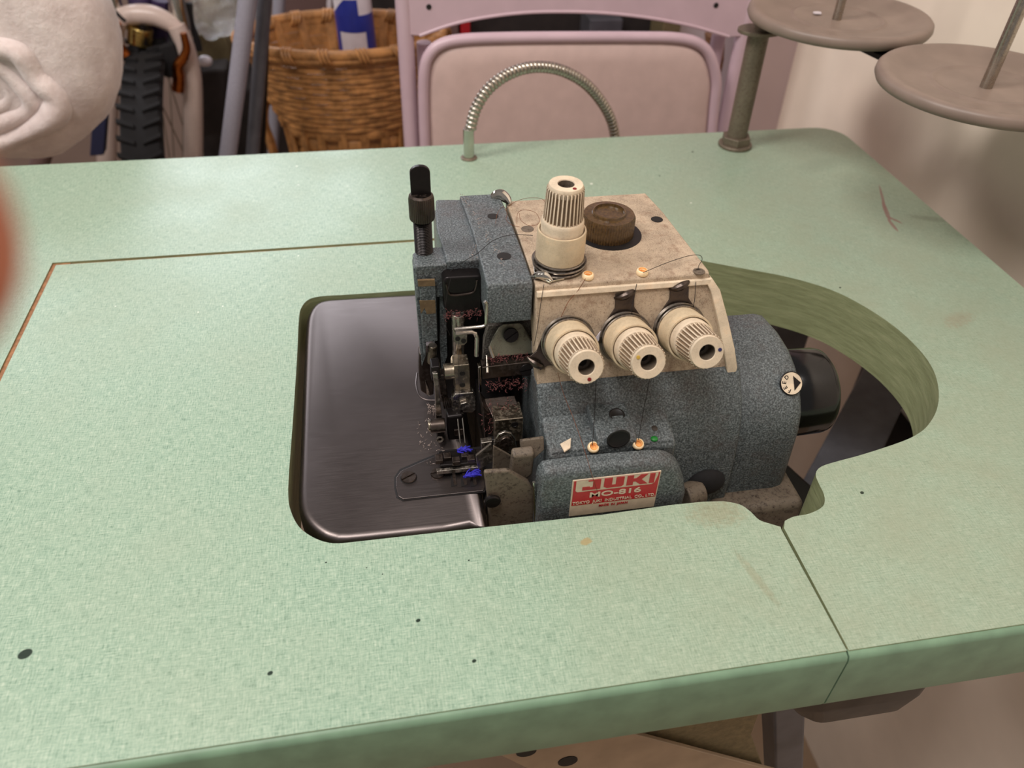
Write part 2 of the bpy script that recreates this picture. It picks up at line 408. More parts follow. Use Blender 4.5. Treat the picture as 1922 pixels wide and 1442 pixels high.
# black bumper block below the split
bump = [(1500, 1322), (1560, 1365), (1722, 1336), (1748, 1300), (1745, 1270), (1500, 1290)]
b = B(); a0 = Z_(1505, 1325, -TH-1); 
b.loft([[V((x, y, z)) for x, y in ((176+i_*1.6, 170+i_*.4), (190+i_, 163+i_*.4), (246-i_*.3, 163+i_*.4), (256-i_*.3, 172+i_*.4), (256-i_*.3, 208), (176+i_*1.6, 208))] for z, i_ in ((-TH-.3, 0), (-66, 1), (-84, 8), (-90, 14))]); b.build('bumper_block', 'wood', table, 3, 3)
# tan bracket with two oval holes
br = [V((-10, 176, -TH-.3)), V((150, 176, -TH-.3)), V((168, 176, -96)), V((150, 176, -110)), V((60, 176, -110))]
b = B(); b.prism([Y_(a, c, 178) for a, c in ((900, 1400), (1180, 1376), (1470, 1452), (1440, 1560), (1150, 1520))], (0, 2.5, 0)); b.build('bracket_plate', 'tanmetal', table, .6)
b = B()
for q in ((988, 1412), (1066, 1430)):
    c = Y_(q[0], q[1], 177.6); b.lathe([(5.2, 0), (5.2, .5)], c, (0, 1, 0), 24)
b.build('bracket_hole', 'hole', table)
b = B(); b.prism([Y_(a, c, 184) for a, c in ((1180, 1376), (1430, 1325), (1410, 1380), (1436, 1450))], (0, 3, 0)); b.build('brace', 'olive', table, .6)

# things seen through the opening
t = thing('treadle_frame', (330, 500, -750), 'dark slate steel machine frame seen through the table opening below the handwheel', 'frame')
for q0, q1, w, z0, z1, m in (((1700, 640), (1570, 900), 46, -180, -180, 'stand'), ((1790, 700), (1690, 900), 70, -230, -230, 'dark')):
    a = Z_(*q0, z0); c = Z_(*q1, z1); d = (c-a).normalized(); n = d.cross(V((0, 0, 1))).normalized()
    B().prism([a+n*w/2-d*150, a-n*w/2-d*150, c-n*w/2+d*120, c+n*w/2+d*120], (0, 0, -30)).build('beam', m, t, 2)
for z in (-180,):
    c = Z_(1502, 900, -110); B().prism([c+V(p) for p in ((-40, 30, 0), (-6, 30, 0), (26, -60, 0), (-40, -60, 0))], (0, 0, -60)).build('motor_housing', 'void', t, 4)
a = Z_(1650, 760, -210); B().cyl(a+V((40, 60, -10)), V((a.x+40, a.y+60, -750)), 20).build('post', 'stand', t)
# ------------------------------------------------------------------ the overlock machine
mach = thing('overlock_sewing_machine', (120, 330, -120), 'blue grey industrial overlock sewing machine sunk into the green table', 'sewing machine')
K = mach
def pan(x, y, z): return V((x, y, z))
# --- lower casting: profile in y-z swept along x
prof = [(385, -120), (385, 40), (300, 46), (296, 40), (289, 31), (284, 20), (281, 5), (279, -20), (277, -120)]
B().loft([[V((x, y, z)) for y, z in prof] for x in (71, 120, 181)]).build('bed_casting', 'paint', K, 2, 3, 25)
# shelf that carries the eyelets
sh = [(72, 0), (72, 0), (0, 0)]
b = B(); b.loft([[V((x, y, z)) for y, z in ((292, 33), (283, 30), (271, 28), (267.5, 26), (267, -60), (292, -60))] for x in (72, 138)])
b.build('eyelet_shelf', 'paint', K, 2.5, 3, 20)
# right-hand housing
def hp(x, g=0): 
    P0 = [(352, 40), (335, 42), (318, 41), (306, 37), (295, 29), (287, 19), (284, 8), (283, -8), (282, -30), (281, -120), (362, -120), (362, 20)]
    cy, cz = 322, -20
    return [V((x, cy+(y-cy)*(1-g), cz+(z-cz)*(1-g*.6))) for y, z in P0]
B().loft([hp(178, .05), hp(181, .0), hp(211, 0), hp(216, .03), hp(218.5, .09)]).build('gear_housing', 'paint', K, 0, 2, 50)
# pan under the housing
B().loft([[V((x, y, z)) for y, z in ((268, -34), (268, -110), (350, -110), (350, -34))] for x in (170, 226)]).build('drip_pan', 'guard', K, 5, 4, 30)
# handwheel
B().lathe([(20, -4), (24.5, 0), (25.8, 1.5), (25.4, 22), (24.6, 25), (22, 27.2), (10, 27.6), (9.8, 24), (0.5, 24)], (221, 320, 4), (1, 0, 0), 64).build('handwheel', 'wheelblack', K, 0, ang=60)
# boss with threaded holes
b = B()
bx0, bx1 = 96, 116.5
b.loft([[V((x, y, z)) for y, z in ((296, 36), (286, 35.8), (277, 35.6), (270, 34.2), (267.8, 31.5), (267.4, 20), (290, 20))] for x in (bx0, bx0+1.5, bx1-1.5, bx1)])
boss = b.build('threaded_boss', 'paint', K, 1.2, 3, 25)
for (q, r, c, ax, d) in (((1161, 824), 5.3, 267, (0, -1, 0), .3), ((1158, 779), 3.4, None, (0, -.2, 1), .3)):
    p = Y_(*q, 267.3) if c else Z_(*q, 35.8)
    bb = B().lathe([(r+.8, 0), (r+.7, .35), (r, .45), (r-.5, .15), (.1, .12)], p-V(ax)*.1, ax, 28); bb.build('boss_hole', 'void', boss, label='dark threaded hole')
# black ball standing in for the dark hole at the lower right
b = B(); c = Y_(1322, 912, 276); b.ball(c+V((2, 3, 0)), 11, 6, 9); b.build('dark_hole_ball', 'rubber', K)
c = Y_(1303, 926, 272); B().cyl(c+V((-6, 0, -2)), c+V((5, 3, -2)), 7.2).build('drain_spigot', 'guard', K, 1)
# --- front cover with the name plate
cy = 255.5
out = [(1006, 1010), (1005, 905), (1007, 882), (1014, 869), (1030, 863), (1120, 853), (1215, 845), (1245, 846), (1266, 858), (1277, 880), (1281, 905), (1281, 1000)]
o3 = crom([Y_(a, c, 264) for a, c in out[1:-1]], 3)
o3 = [V((o3[0].x, cy, -75))] + o3 + [V((o3[-1].x, cy, -75))]
b = B(); n = len(o3); cen = V((100, cy, -20)); 
def sh_(r, dy): return [V((p.x+(cen.x-p.x)*r, cy+dy, p.z+(cen.z-p.z)*r*1.2)) for p in o3]
b.loft([sh_(.10, 0), sh_(.055, .5), sh_(.02, 2), sh_(.005, 4.5), sh_(0, 8.5)])
cover = b.build('looper_cover', 'paint', K, 0, ang=45)
# badge
bl, brr = Y_(1071, 901, cy), Y_(1243, 884, cy)
x0, x1 = bl.x+1, brr.x-.5; zt = (bl.z+brr.z)/2+.1; zb = zt-27
bad = B().box(x0, x1, cy-.5, cy+.5, zb, zt).build('name_plate', 'silver', cover, .4, 2, label='red and silver name plate')
W = x1-x0
# red field (leaving a thin silver border and the silver foot), with the upper silver block on it
B().box(x0+.7, x1-.7, cy-.65, cy-.4, zt-18.6, zt-.6).build('red_field', 'red', bad)
lx0, lx1, lz0, lz1 = x0+1.9, x1-1.6, zt-8.6, zt-.6
b = B(); b.prism([V((x, cy-.72, z)) for x, z in ((lx0, lz1), (lx0, lz0+1), (lx0+1, lz0), (lx1-2.5, lz0), (lx1-1.2, lz0+.8), (lx1, lz1-2), (lx1, lz1))], (0, .2, 0)); b.build('logo_block', 'silver', bad)
# letters J U K I as bold red blocks
LW = (lx1-lx0); b = B()
def poly(pts): b.prism([V((lx0+x*LW, cy-.9, lz0+z*(lz1-lz0))) for x, z in pts], (0, .15, 0))
poly([(.08, 0.12), (.08, .42), (.17, .42), (.17, .34), (.205, .34), (.205, .88), (.145, .88), (.145, 1.0), (.30, 1.0), (.30, .12)])
poly([(.34, 1), (.34, .25), (.38, .12), (.56, .12), (.585, .25), (.585, 1), (.485, 1), (.485, .36), (.44, .36), (.44, 1)])
poly([(.62, 1), (.62, .12), (.70, .12), (.70, .42), (.73, .42), (.79, .12), (.885, .12), (.80, .56), (.875, 1), (.785, 1), (.735, .7), (.70, .7), (.70, 1)])
poly([(.90, 1), (.90, .12), (.965, .12), (.965, 1)])
b.build('logo_lettering', 'red', bad)
X = V((1, 0, 0)); Zv = V((0, 0, 1)); xc = (x0+x1)/2
text('MO-816', 4.9, 'lettering', 'silver', bad, (xc, cy-.85, zt-13.3), X, Zv, .1, 1.62, True, .08)
text('TOKYO  JUKI  INDUSTRIAL  CO., LTD.', 2.75, 'lettering', 'silver', bad, (xc, cy-.85, zt-17.6), X, Zv, .1, .93, True, .02)
text('MADE  IN  JAPAN', 2.2, 'lettering', 'red', bad, (xc, cy-.7, zt-21.4), X, Zv, .1, .9, True, .04)
# round sticker on the housing
fc = PL(1484, 720, V((205, 293.6, 27)), V((0, -.75, .66))); fn = V((0, -.74, .67)).normalized()
st = B().lathe([(6.6, 0), (6.6, .5), (6.3, .7)], fc+fn*.3, fn, 36).build('feed_sticker', 'black', K)
B().lathe([(6.0, 0), (6.0, .2)], fc+fn*1.0, fn, 36).build('sticker_face', 'beige2', st)
up = fn.cross(X).normalized()*-1
up = V((0, fn.z, -fn.y))
b = B(); oo = fc+fn*1.2
b.prism([oo+X*1.2+up*4, oo+X*5.2+up*0, oo+X*1.2-up*4], fn*.2); b.build('arrow', 'black', st)
for i, ch in enumerate('FEED'):
    a = math.radians(243-i*38); r = 5.0
    rad = X*math.cos(a)+up*math.sin(a)
    tx = X*(-math.sin(a)*-1)+up*(math.cos(a)*-1)
    text(ch, 3.1, 'lettering', 'black', st, oo+rad*3.3-tx*1.0, tx, rad, .1, 1.0, False, .06)

# --- upper head: blue grey centre strip
tz = 96.5
lcurve = [Z_(862, 367, tz), Z_(874, 398, tz), Z_(886, 432, tz), Z_(896, 468, tz), Z_(905, 502, tz), Z_(912, 530, tz)]
rcurve = [Z_(1001, 530, tz), Z_(987, 488, tz), Z_(972, 448, tz), Z_(957, 410, tz), Z_(944, 380, tz), Z_(936, 363, tz)]
for p in (lcurve[-1], rcurve[0]): p.y = 318.5
yf = 318.5
def strip_ring(top, z): return [V((p.x, p.y, z)) for p in top]
top = lcurve+rcurve
zbot = (Y_(914, 606, yf).z+Y_(1000, 598, yf).z)/2
rings = [strip_ring(top, tz)]
# front face slopes slightly, soft upper edge
rings.append([V((p.x, p.y-(1.2 if p.y < 330 else 0), tz-2.5)) for p in top])
rings.append([V((p.x, p.y-(1.6 if p.y < 330 else 0), zbot)) for p in top])
b = B(); b.loft(rings); head = b.build('head_cover', 'paint', K, 1.0, 3, 50)
for q, r in (((925, 406), 3.0), ((946, 481), 3.6)):
    p = Z_(*q, tz+.05); B().lathe([(r, 0), (r, .12), (r-.6, .14)], p, (0, 0, 1), 24).build('screw_hole', 'hole', head, label='dark screw hole')
# left part of the head
z1 = 94
l1 = [Z_(818, 374, z1), Z_(817, 400, z1), Z_(819, 428, z1), Z_(833, 474, z1)]
l1 = l1+[V((l1[-1].x+.3, 345.5, z1)), V((50, 345.5, z1)), V((50, 410, z1))]
b = B(); b.prism(l1, (0, 0, -22)); hl = b.build('head_casting', 'paint', K, 1.2, 3, 40)
# body of the head below (behind the mechanism)
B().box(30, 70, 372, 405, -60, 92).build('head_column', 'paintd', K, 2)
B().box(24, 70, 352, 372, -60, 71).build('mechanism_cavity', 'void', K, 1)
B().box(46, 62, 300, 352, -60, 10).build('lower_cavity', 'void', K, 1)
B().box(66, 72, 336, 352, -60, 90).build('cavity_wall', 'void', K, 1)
# ledge block that carries the presser spring screw
zl = 92.5
b = B(); b.prism([V((15.4, 345.5, zl)), V((31.8, 345.5, zl)), V((32.5, 363, zl)), V((19, 363, zl)), V((15, 358, zl))], (0, 0, -20)); b.build('screw_block', 'paint', K, 1, 3, 35)
# slim bar going down at the left front
b = B(); q = py_([(785, 531), (818, 530), (822, 641), (800, 643), (800, 668), (791, 668)], 343); q[0].x = q[-1].x = 17
b.prism(q, (0, 12, 0)); bar = b.build('face_bar', 'paint', K, .7, 2)
q = py_([(776, 505), (786, 500), (800, 668), (792, 690)], 347); B().prism(q, (0, 10, 0)).build('face_plate_edge', 'paint', K, .6)
B().prism(py_([(787, 565), (817, 564), (818, 588), (801, 590), (797, 578), (790, 590)], 342.7), (0, .5, 0)).build('bare_patch', 'chip', bar, label='brown bare patch')
B().prism(py_([(784, 527), (816, 526), (817, 537), (785, 538)], 342.8), (0, 1.5, 0)).build('bare_patch', 'chip', bar)
B().prism(py_([(824, 525), (836, 524), (840, 668), (830, 700), (826, 660)], 348), (0, 10, 0)).build('guide_rail', 'paint', K, .4)
q = py_([(787, 665), (812, 664), (815, 700), (814, 742), (803, 744), (790, 735), (786, 700)], 348); B().prism(q, (0, 8, 0)).build('column_foot', 'dsteel', K, .8)
B().prism(py_([(798, 714), (804, 728), (808, 745), (801, 740)], 347), (0, .8, 0)).build('finger_guard_tip', 'chrome', K, .2)
B().cyl(Y_(812, 648, 346), Y_(810, 680, 346), 2.6).build('brass_stud', 'brass', K, .4)
# presser spring screw
sp = Z_(798, 472, zl)+V((-.6, 0, 2)); axs = (0.0, 0.0, 1.0)
prof = []
zz = 0
while zz < 21: prof += [(4.2, zz), (4.7, zz+.45), (4.2, zz+.9)]; zz += .9
sc_ = B().lathe(prof, sp-V((0, 0, 2)), axs, 28).build('pressure_screw', 'black', K)
B().lathe([(4, 0), (6.2, .6), (6.4, 1.6), (6.4, 11.5), (6.0, 13.2), (5.2, 14.2), (1, 14.4)], sp+V((0, 0, 16.5)), axs, 144, ribs=36, ribd=.35, ribr=(1, 3)).build('knurled_nut', 'dsteel', sc_, ang=25)
fl = []
for k in range(9): a = PI*k/8; fl.append(V((sp.x+4.2*math.cos(a)*(1 if abs(math.cos(a)) < .99 else 1), sp.y-1.2, sp.z+45.2+3.6*math.sin(a)-3.2)))
fl = [V((sp.x+4.9, sp.y-1.2, sp.z+30))]+[V((sp.x+(p.x-sp.x)*4.9/4.2, p.y, p.z)) for p in fl]+[V((sp.x-4.9, sp.y-1.2, sp.z+30))]
B().prism(fl, (0, 2.4, 0)).build('lifting_tab', 'black', sc_, .5, 3)
# chrome clip at the back
b = B(); p = Z_(938, 366, 97); b.tube(crom([p+V((-4, 0, -3)), p+V((-2.5, -1, 0)), p+V((.5, -2, 1)), p+V((3.5, -5, -.5)), p+V((4.5, -8, -2))], 4), 2, 10, rf=lambda t: 1.0+2.2*math.sin(PI*min(1, t*.9+.1))); b.build('thread_guide_hook', 'chrome', K)

# --- beige tension panel cover
PN = V((0, -.947, .322)).normalized(); PP = V((100, 300, 41))
zt2 = 95
def panel_x(z): return 160.5+(zt2-z)*.3
xl = 71.5
b = B()
ys = [(406, zt2-1.5), (380, zt2), (319, zt2), (317.2, zt2-.9), (316.6, 91), (298.6, 38.5), (302, 37.5), (308, 40), (330, 78), (404, 84)]
def rngx(f): return [V((f(y, z), y, z)) for y, z in ys]
def xr(y, z):
    e = panel_x(z) if z < 90 else 160.5
    if y > 330: e -= (y-330)*.085
    return e
b.loft([rngx(lambda y, z: xl), rngx(xr)])
pc = b.build('tension_cover', 'beige', K, .8, 2, 25)
# raised rim: top lip and right border
def pw(x, h, d=0):       # point on the sloped panel, h = height above its foot along the slope
    up_ = V((0, .322, .947)); base = V((x, 298.6, 38.5)); return base+up_*h+PN*d
b = B(); tp = lambda x, h, d: pw(x, h, d)
rimr = [tp(159.5, 55.3, 0), tp(163.5, 55.8, 0)]
b.loft([[pw(72, 53.2, -1), pw(72, 53.2, 1.5), pw(72, 56.0, 1.5), pw(72, 56.6, -1)], [pw(161, 53.2, -1), pw(161, 53.2, 1.5), pw(161, 56.0, 1.5), pw(161, 56.6, -1)]])
b.build('cover_lip', 'beige2', pc, .4)
b = B()
b.loft([[pw(a0, h, -2), pw(a0, h, d), pw(a1, h, d), pw(a1+1.5, h, -6)] for a0, a1, h, d in ((157.5, 161.5, 56.5, 1.2), (161, 166, 50, 2), (165.5, 171, 35, 2.4), (170, 176, 18, 2.6), (172.5, 178.5, 7, 2.2), (174, 177.5, 0, 1.0))])
b.build('cover_rim', 'beige2', pc, .6, 2, 30)
# cap in its hole
cc = V((119.5, 361.5, zt2)); 
B().lathe([(17.3, 0), (17.3, .15), (16.9, .18)], cc+V((.4, -1, -.02)), (0, 0, 1), 48).build('cap_recess', 'void', pc)
capo = B().lathe([(13.6, -3), (14.1, 0), (14.1, 9.5), (13.2, 11.2), (9.2, 11.4), (8.8, 12.6), (8.0, 12.8), (7.6, 11.3), (.5, 11.0)], cc+V((-.5, 0, .4)), (0, 0, 1), 240, ribs=60, ribd=.35, ribr=(0, 2)).build('oil_cap', 'amber', K, ang=40)
for q, r in (((1233, 412), 3.3), ((990, 430), 3.4)):
    p = Z_(*q, zt2+.05); B().lathe([(r, 0), (r, .1), (r-.5, .12)], p, (0, 0, 1), 24).build('screw_hole', 'hole' if q[0] > 1100 else 'guard', pc)
p = Z_(1312, 510, zt2); B().lathe([(3.0, 0), (3.0, .3), (2.2, .3), (2.0, -.2), (.1, -.2)], p, (0, 0, 1), 24).build('thread_hole', 'guard', pc)

def eyelet(p, ax=(0, 0, 1), s=1.0):
    e = B().lathe([(1.7*s, -1), (3.0*s, 0), (3.05*s, 1.0*s), (2.7*s, 2.3*s), (2.1*s, 2.5*s), (1.6*s, 1.9*s), (1.5*s, 0), (.05, 0)], p, ax, 28, cap=False).build('thread_eyelet', 'ceramic', K, ang=60)
    B().lathe([(.1, .35), (1.5*s, 0.4), (1.62*s, 1.95*s), (2.0*s, 2.52*s)], p, ax, 24, cap=False).build('eyelet_bore', 'orange', e)
    return e
E1 = Z_(1103, 521, zt2); E2 = Z_(1205, 514, zt2)
eyelet(E1); eyelet(E2)
sx = V((0, -.25, .97)).normalized()
E3 = V((94.8, 272.5, 29)); E4 = V((0, 0, 0)); E3 = PL(1113, 841, E3, sx); E4 = PL(1197, 835, V((100, 272.5, 29)), sx)
eyelet(E3, (0, -.45, .9), .98); eyelet(E4, (0, -.45, .9), .98)
p = PL(1228, 824, V((100, 274, 29)), sx); B().ball(p, 2.0, 1.8, 1.2, 10).build('green_flake', 'greendot', K)
p = PL(1064, 842, V((100, 274, 29)), sx); B().prism([p+V(q) for q in ((-3, 2, 1), (3, 4.5, 1.8), (1.5, -1, .8), (-2, -3, .5))], (0, .2, .5)).build('paper_scrap', 'beige2', K)
p = PL(1228, 804, V((100, 281, 29.5)), V((0, -.2, .97))); B().ball(p, 1.8, 2.2, .8, 12).build('rust_spot', 'wood', K)

def dial(org, ax, dot, dotang, guides, L=46.0, name='tension_dial'):
    global _D
    """thread tension: discs, sleeve, inner sleeve, ribbed dial, coloured dot"""
    ax = V(ax).normalized(); org = V(org)
    e = B().lathe([(12.0, L*.135), (12.1, L*.2), (12.0, L*.46), (11.8, L*.475), (11.0, L*.475), (10.9, L*.42), (1, L*.42)], org, ax, 56).build(name, 'sleeve', K, ang=50)
    WLo = e
    B().lathe([(10.4, L*.40), (10.4, L*.56), (10.2, L*.595), (9.9, L*.605), (1, L*.605)], org, ax, 56).build('sleeve', 'beige2', e, ang=50)
    bb = B().lathe([(9.8, L*.59), (9.7, L*.61), (8.9, L*.955), (8.5, L*.965)], org, ax, 180, ribs=30, ribd=1.0, ribr=(1, 2), cap=False)
    bb.bm.normal_update()
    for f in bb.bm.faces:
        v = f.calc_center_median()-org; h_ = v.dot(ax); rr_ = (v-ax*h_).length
        if L*.60 < h_ < L*.957 and rr_ < 9.75-(.85*(h_/L-.6)/.355)-.42: f.material_index = 1  # recessed faces between the ribs get a darker brown
    bb.build('ribbed_grip', ['beige2', 'ribgroove'], e, ang=40)
    B().lathe([(8.0, L*.9), (8.3, L*.955), (8.2, L*.985), (7.9, L*1.0), (4.1, L*1.0), (3.9, L*.99)], org, ax, 48, cap=False).build('dial_cap', 'beige2', e, ang=50)
    B().lathe([(4.05, L*.985), (3.7, L*.8), (2.2, L*.79), (2.1, L*.72), (.1, L*.72)], org, ax, 32, cap=False).build('dial_bore', 'guard', e)  # dark lining colour stands in for the shade inside the bore
    B().lathe([(3.6, L*.79), (.2, L*.792)], org, ax, 24, cap=False).build('bore_floor', 'hole', e)  # near black disc painted as the shade at the bottom of the bore
    u = (X-ax*X.dot(ax)).normalized(); w = ax.cross(u)
    d = u*math.cos(dotang)+w*math.sin(dotang)
    B().lathe([(.95, 0), (.95, .25), (.8, .3)], org+ax*L+d*6.1, ax, 16).build('marker_dot', dot, e, label={'reddot': 'dark red dot', 'yeldot': 'ochre dot', 'bluedot': 'navy dot'}[dot])
    for h, r in ((.7, 13.2), (3.2, 13.8), (4.8, 12.9)):
        B().lathe([(9, 0), (r-1, .0), (r-.2, .25), (r, .8), (r-.3, 1.3), (r-1.2, 1.1), (9, .9)], org+ax*h, ax, 56, cap=False).build('tension_disc', 'steel', e, ang=50)
    for ga, ln in guides:
        g = u*math.cos(ga)+w*math.sin(ga); s_ = ax.cross(g)
        bb = B(); pts_ = [(-9, 9.5), (-6.4, 13.2), (-5, 15.2), (-4.8, 13.6+ln), (4.8, 13.6+ln), (5, 15.2), (6.4, 13.2), (9, 9.5)]
        bb.prism([org+ax*.3+g*y+s_*x for x, y in pts_], ax*1.0)
        c = org+g*(13.6+ln-.5)
        bb.tube([c+ax*(.6+2.6*math.sin(PI*k/12))+s_*(-5.4+10.8*k/12)+g*(1.6*math.cos(PI*k/12)) for k in range(13)], 1.15, 8, rf=lambda t_: .5+1.6*math.sin(PI*t_))
        bb.build('thread_guide', 'dsteel' if ln > 5 else 'chrome', e, .25, 2)
    return e
n_ = PN; L = 40
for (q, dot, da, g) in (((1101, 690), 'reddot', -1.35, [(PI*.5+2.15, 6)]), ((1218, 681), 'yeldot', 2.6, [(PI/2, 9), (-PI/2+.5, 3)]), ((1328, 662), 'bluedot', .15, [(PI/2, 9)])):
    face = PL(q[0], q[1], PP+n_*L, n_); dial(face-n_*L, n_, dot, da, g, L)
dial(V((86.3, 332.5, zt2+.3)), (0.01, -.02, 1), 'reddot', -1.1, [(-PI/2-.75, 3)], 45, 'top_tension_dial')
# scrap of pale paper tucked behind the middle dial
q = [PL(a, c, PP+n_*1.2, n_) for a, c in ((1141, 602), (1141, 618), (1118, 644), (1113, 640))]; B().prism(q, n_*.8).build('paper_scrap', 'tube_w', K)

# --- cloth plate
plx = [(918, 988), (780, 1003), (652, 1016), (620, 1014), (597, 1004), (574, 984), (561, 960), (557, 930), (560, 860), (566, 720), (571, 620), (576, 588), (590, 568), (612, 560), (650, 557), (780, 549), (800, 548)]
core = [Z_(*p, -1) for p in plx]
xr0 = 40.0
pl = crom([V((xr0, core[0].y, -1))]+core[1:-1], 3)
poly_ = pl+[V((30, core[-1].y, -1)), V((30, 400, -1)), V((xr0, 400, -1))]
poly_ = [p for p in poly_]
cen = V((-5, 350, 0))
def inset(dist):
    r = []; n = len(poly_)
    for i in range(n):
        a, c, d = poly_[i-1], poly_[i], poly_[(i+1) % n]
        t_ = (d-a); t_.z = 0
        if t_.length < 1e-6: t_ = V((1, 0, 0))
        t_.normalize(); nn = V((-t_.y, t_.x, 0))
        if nn.dot(cen-c) < 0: nn = -nn
        r.append(c+nn*dist)
    return r
def zset(r, z): return [V((min(p.x, xr0), p.y, z)) for p in r]
b = B(); b.loft([zset(inset(5.2), -.6), zset(inset(3.4), -.9), zset(inset(1.8), -1.9), zset(inset(.7), -3.8), zset(inset(.3), -6.5), zset(inset(.3), -14), zset(inset(6), -16)])
b.build('cloth_plate', 'plate', K, 0, ang=75)
npo = [(911, 913), (908, 921), (830, 929), (757, 937), (747, 931), (743, 915), (743, 897), (752, 884), (790, 867), (822, 854), (826, 848), (902, 842)]
b = B(); b.prism([Z_(a, c, .3) for a, c in npo], (0, 0, -1.5)); npl = b.build('needle_plate', 'plate', K, .35, 2)
B().prism([Z_(a, c, -.2) for a, c in [(914, 915), (910, 924), (830, 932), (756, 940.5), (744, 934), (740, 916), (740, 896), (750, 881), (789, 864), (821, 851), (826, 846), (904, 838)]], (0, 0, -.8)).build('plate_seam', 'void', K)
def screw(p, ax, r, slot, par, mat='dsteel'):
    p = V(p); ax = V(ax).normalized(); s_ = B().lathe([(r*1.0, -.4), (r, .5), (r*.85, 1.0), (.2, 1.15)], p, ax, 28).build('screw', mat, par, ang=40)
    u = V(slot)-ax*V(slot).dot(ax); u.normalize(); w = ax.cross(u)
    B().prism([p+ax*1.15+u*r*.8+w*r*.13, p+ax*1.15-u*r*.8+w*r*.13, p+ax*1.15-u*r*.8-w*r*.13, p+ax*1.15+u*r*.8-w*r*.13], ax*.12).build('screw_slot', 'void', s_) if False else None
    return s_
def slotted(p, ax, r, slot, par, mat='dsteel', name='screw'):
    """screw head split by a real slot"""
    p = V(p); ax = V(ax).normalized(); u = V(slot)-ax*V(slot).dot(ax); u.normalize(); w = ax.cross(u); b = B(); sw = r*.12
    for sg in (1, -1):
        ring = []
        a0 = math.asin(sw/r)
        for k in range(15):
            a = a0+(PI-2*a0)*k/14; ring.append(u*math.cos(a)*r+w*math.sin(a)*r*sg)
        b.loft([[p+q*1.0 for q in ring], [p+q+ax*.6 for q in ring], [p+q*.93+ax*1.0 for q in ring]])
    b.lathe([(r*.95, 0), (r*.95, .35)], p, ax, 24)
    return b.build(name, mat, par, ang=35)
slotted(Z_(767, 897, .3), (0, 0, 1), 4.1, (1, .55, 0), npl); slotted(Z_(821, 890, .3), (0, 0, 1), 3.6, (1, .05, 0), npl)
B().lathe([(4.5, 0), (4.5, .12), (4.2, .14)], Z_(767, 897, .3), (0, 0, 1), 30).build('screw_recess', 'void', npl)
for xa, xb in ((845, 857), (864, 874), (882, 892)):
    s0, s1, s2, s3 = Z_(xa, 886, .4), Z_(xb, 885, .4), Z_(xb+1, 912, .4), Z_(xa+2, 914, .4)
    B().prism([s0, s1, s2, s3], (0, 0, .12)).build('feed_slot', 'void', npl)
    b = B()
    for k in range(7):
        y = s3.y+1+k*1.2; b.prism([V((s0.x+.8, y, .5)), V((s0.x+.8, y+.6, 1.3)), V((s0.x+.8, y+1.1, .5))], (1.6, 0, 0))
    b.build('feed_dog', 'dsteel', npl)
# fold in the raised seam beside the column
b = B(); c = Z_(805, 742, -.4); b.tube(crom([Z_(783, 700, -.4), Z_(781, 722, -.4), Z_(787, 742, -.4), Z_(800, 750, -.4), Z_(818, 751, -.4)], 5), .6, 8)
for v in b.bm.verts: v.co.z -= .35
b.build('plate_ridge', 'plate', K)

# --- presser foot, needle bar and knife parts
b = B(); b.prism([Z_(a, c, 7) for a, c in ((822, 848), (893, 842), (899, 868), (826, 874))], (0, 0, -4.5)); foot = b.build('presser_foot', 'black', K, .6)
B().prism([Z_(a, c, 5.4) for a, c in ((819, 880), (899, 872), (900, 877), (820, 885))], (0, 0, -2.5)).build('foot_toe', 'bright', foot, .2)
b = B()
for a, c in (((824, 862), 5), ((840, 858), 4), ((856, 866), 4), ((872, 853), 6), ((884, 862), 4)):
    p = Z_(a[0], a[1], 8); b.box(p.x-2, p.x+2, p.y-c/2, p.y+c/2, 6.8, 9.5)
b.build('foot_hinge', 'dsteel', foot, .3)
B().prism(py_([(838, 783), (870, 779), (873, 806), (870, 848), (846, 852), (840, 815)], 314), (0, 12, 0)).build('foot_holder', 'black', K, 1.5, 3)
B().prism(py_([(852, 808), (872, 806), (873, 816), (853, 819)], 313), (0, 2, 0)).build('foot_clip', 'dsteel', K, .4)
B().prism(py_([(812, 702), (822, 701), (830, 785), (828, 800), (818, 801), (817, 740)], 317), (0, 3.5, 0)).build('presser_lever', 'bright', K, .4)
B().prism(py_([(809, 690), (826, 688), (828, 712), (810, 716)], 319), (0, 8, 0)).build('lever_joint', 'black', K, .8)
B().prism(py_([(822, 705), (834, 704), (842, 752), (828, 756)], 323), (0, 6, 0)).build('lever_spring_block', 'dsteel', K, .6)
c = Y_(822, 799, 312); B().cyl(c+V((-4.3, 0, 0)), c+V((3.8, 0, 0)), 4.0).build('pivot_pin', 'dsteel', K, .6)
c = Y_(808, 799, 312); B().cyl(c+V((-1.3, 0, 0)), c+V((.3, 0, 0)), 3.1).build('pivot_head', 'brass', K, .4)
c = Y_(826, 825, 309); B().ring(c, (0, -1, .2), 1.5, .6, 20, 8).build('ring_clip', 'steel', K)
B().prism(py_([(820, 812), (834, 810), (838, 870), (822, 874)], 313), (0, 9, 0)).build('foot_arm', 'black', K, .8)
b = B()
for k in range(5): a = Y_(829+k*4, 742+k*1.5, 322); b.tube([a, a+V((1.2, -1, -9-k))], .45, 6)
b.build('needle_threads_guide', 'dsteel', K)
for k in range(2):
    a = Y_(858+k*9, 775, 316.5); b = B(); b.tube([a, V((a.x+.3, 306, 4))], .6, 8, rf=lambda t: .7-.35*t); b.build('needle', 'chrome', K)
B().cyl(Y_(860, 588, 337), Y_(862, 683, 337), 3.5).build('needle_bar', 'bright', K, .3)
B().prism(py_([(831, 528), (838, 521), (900, 518), (907, 524), (904, 588), (896, 592), (840, 588), (834, 580)], 338), (0, 12, 0)).build('presser_bar_cap', 'black', K, 1.6, 3)
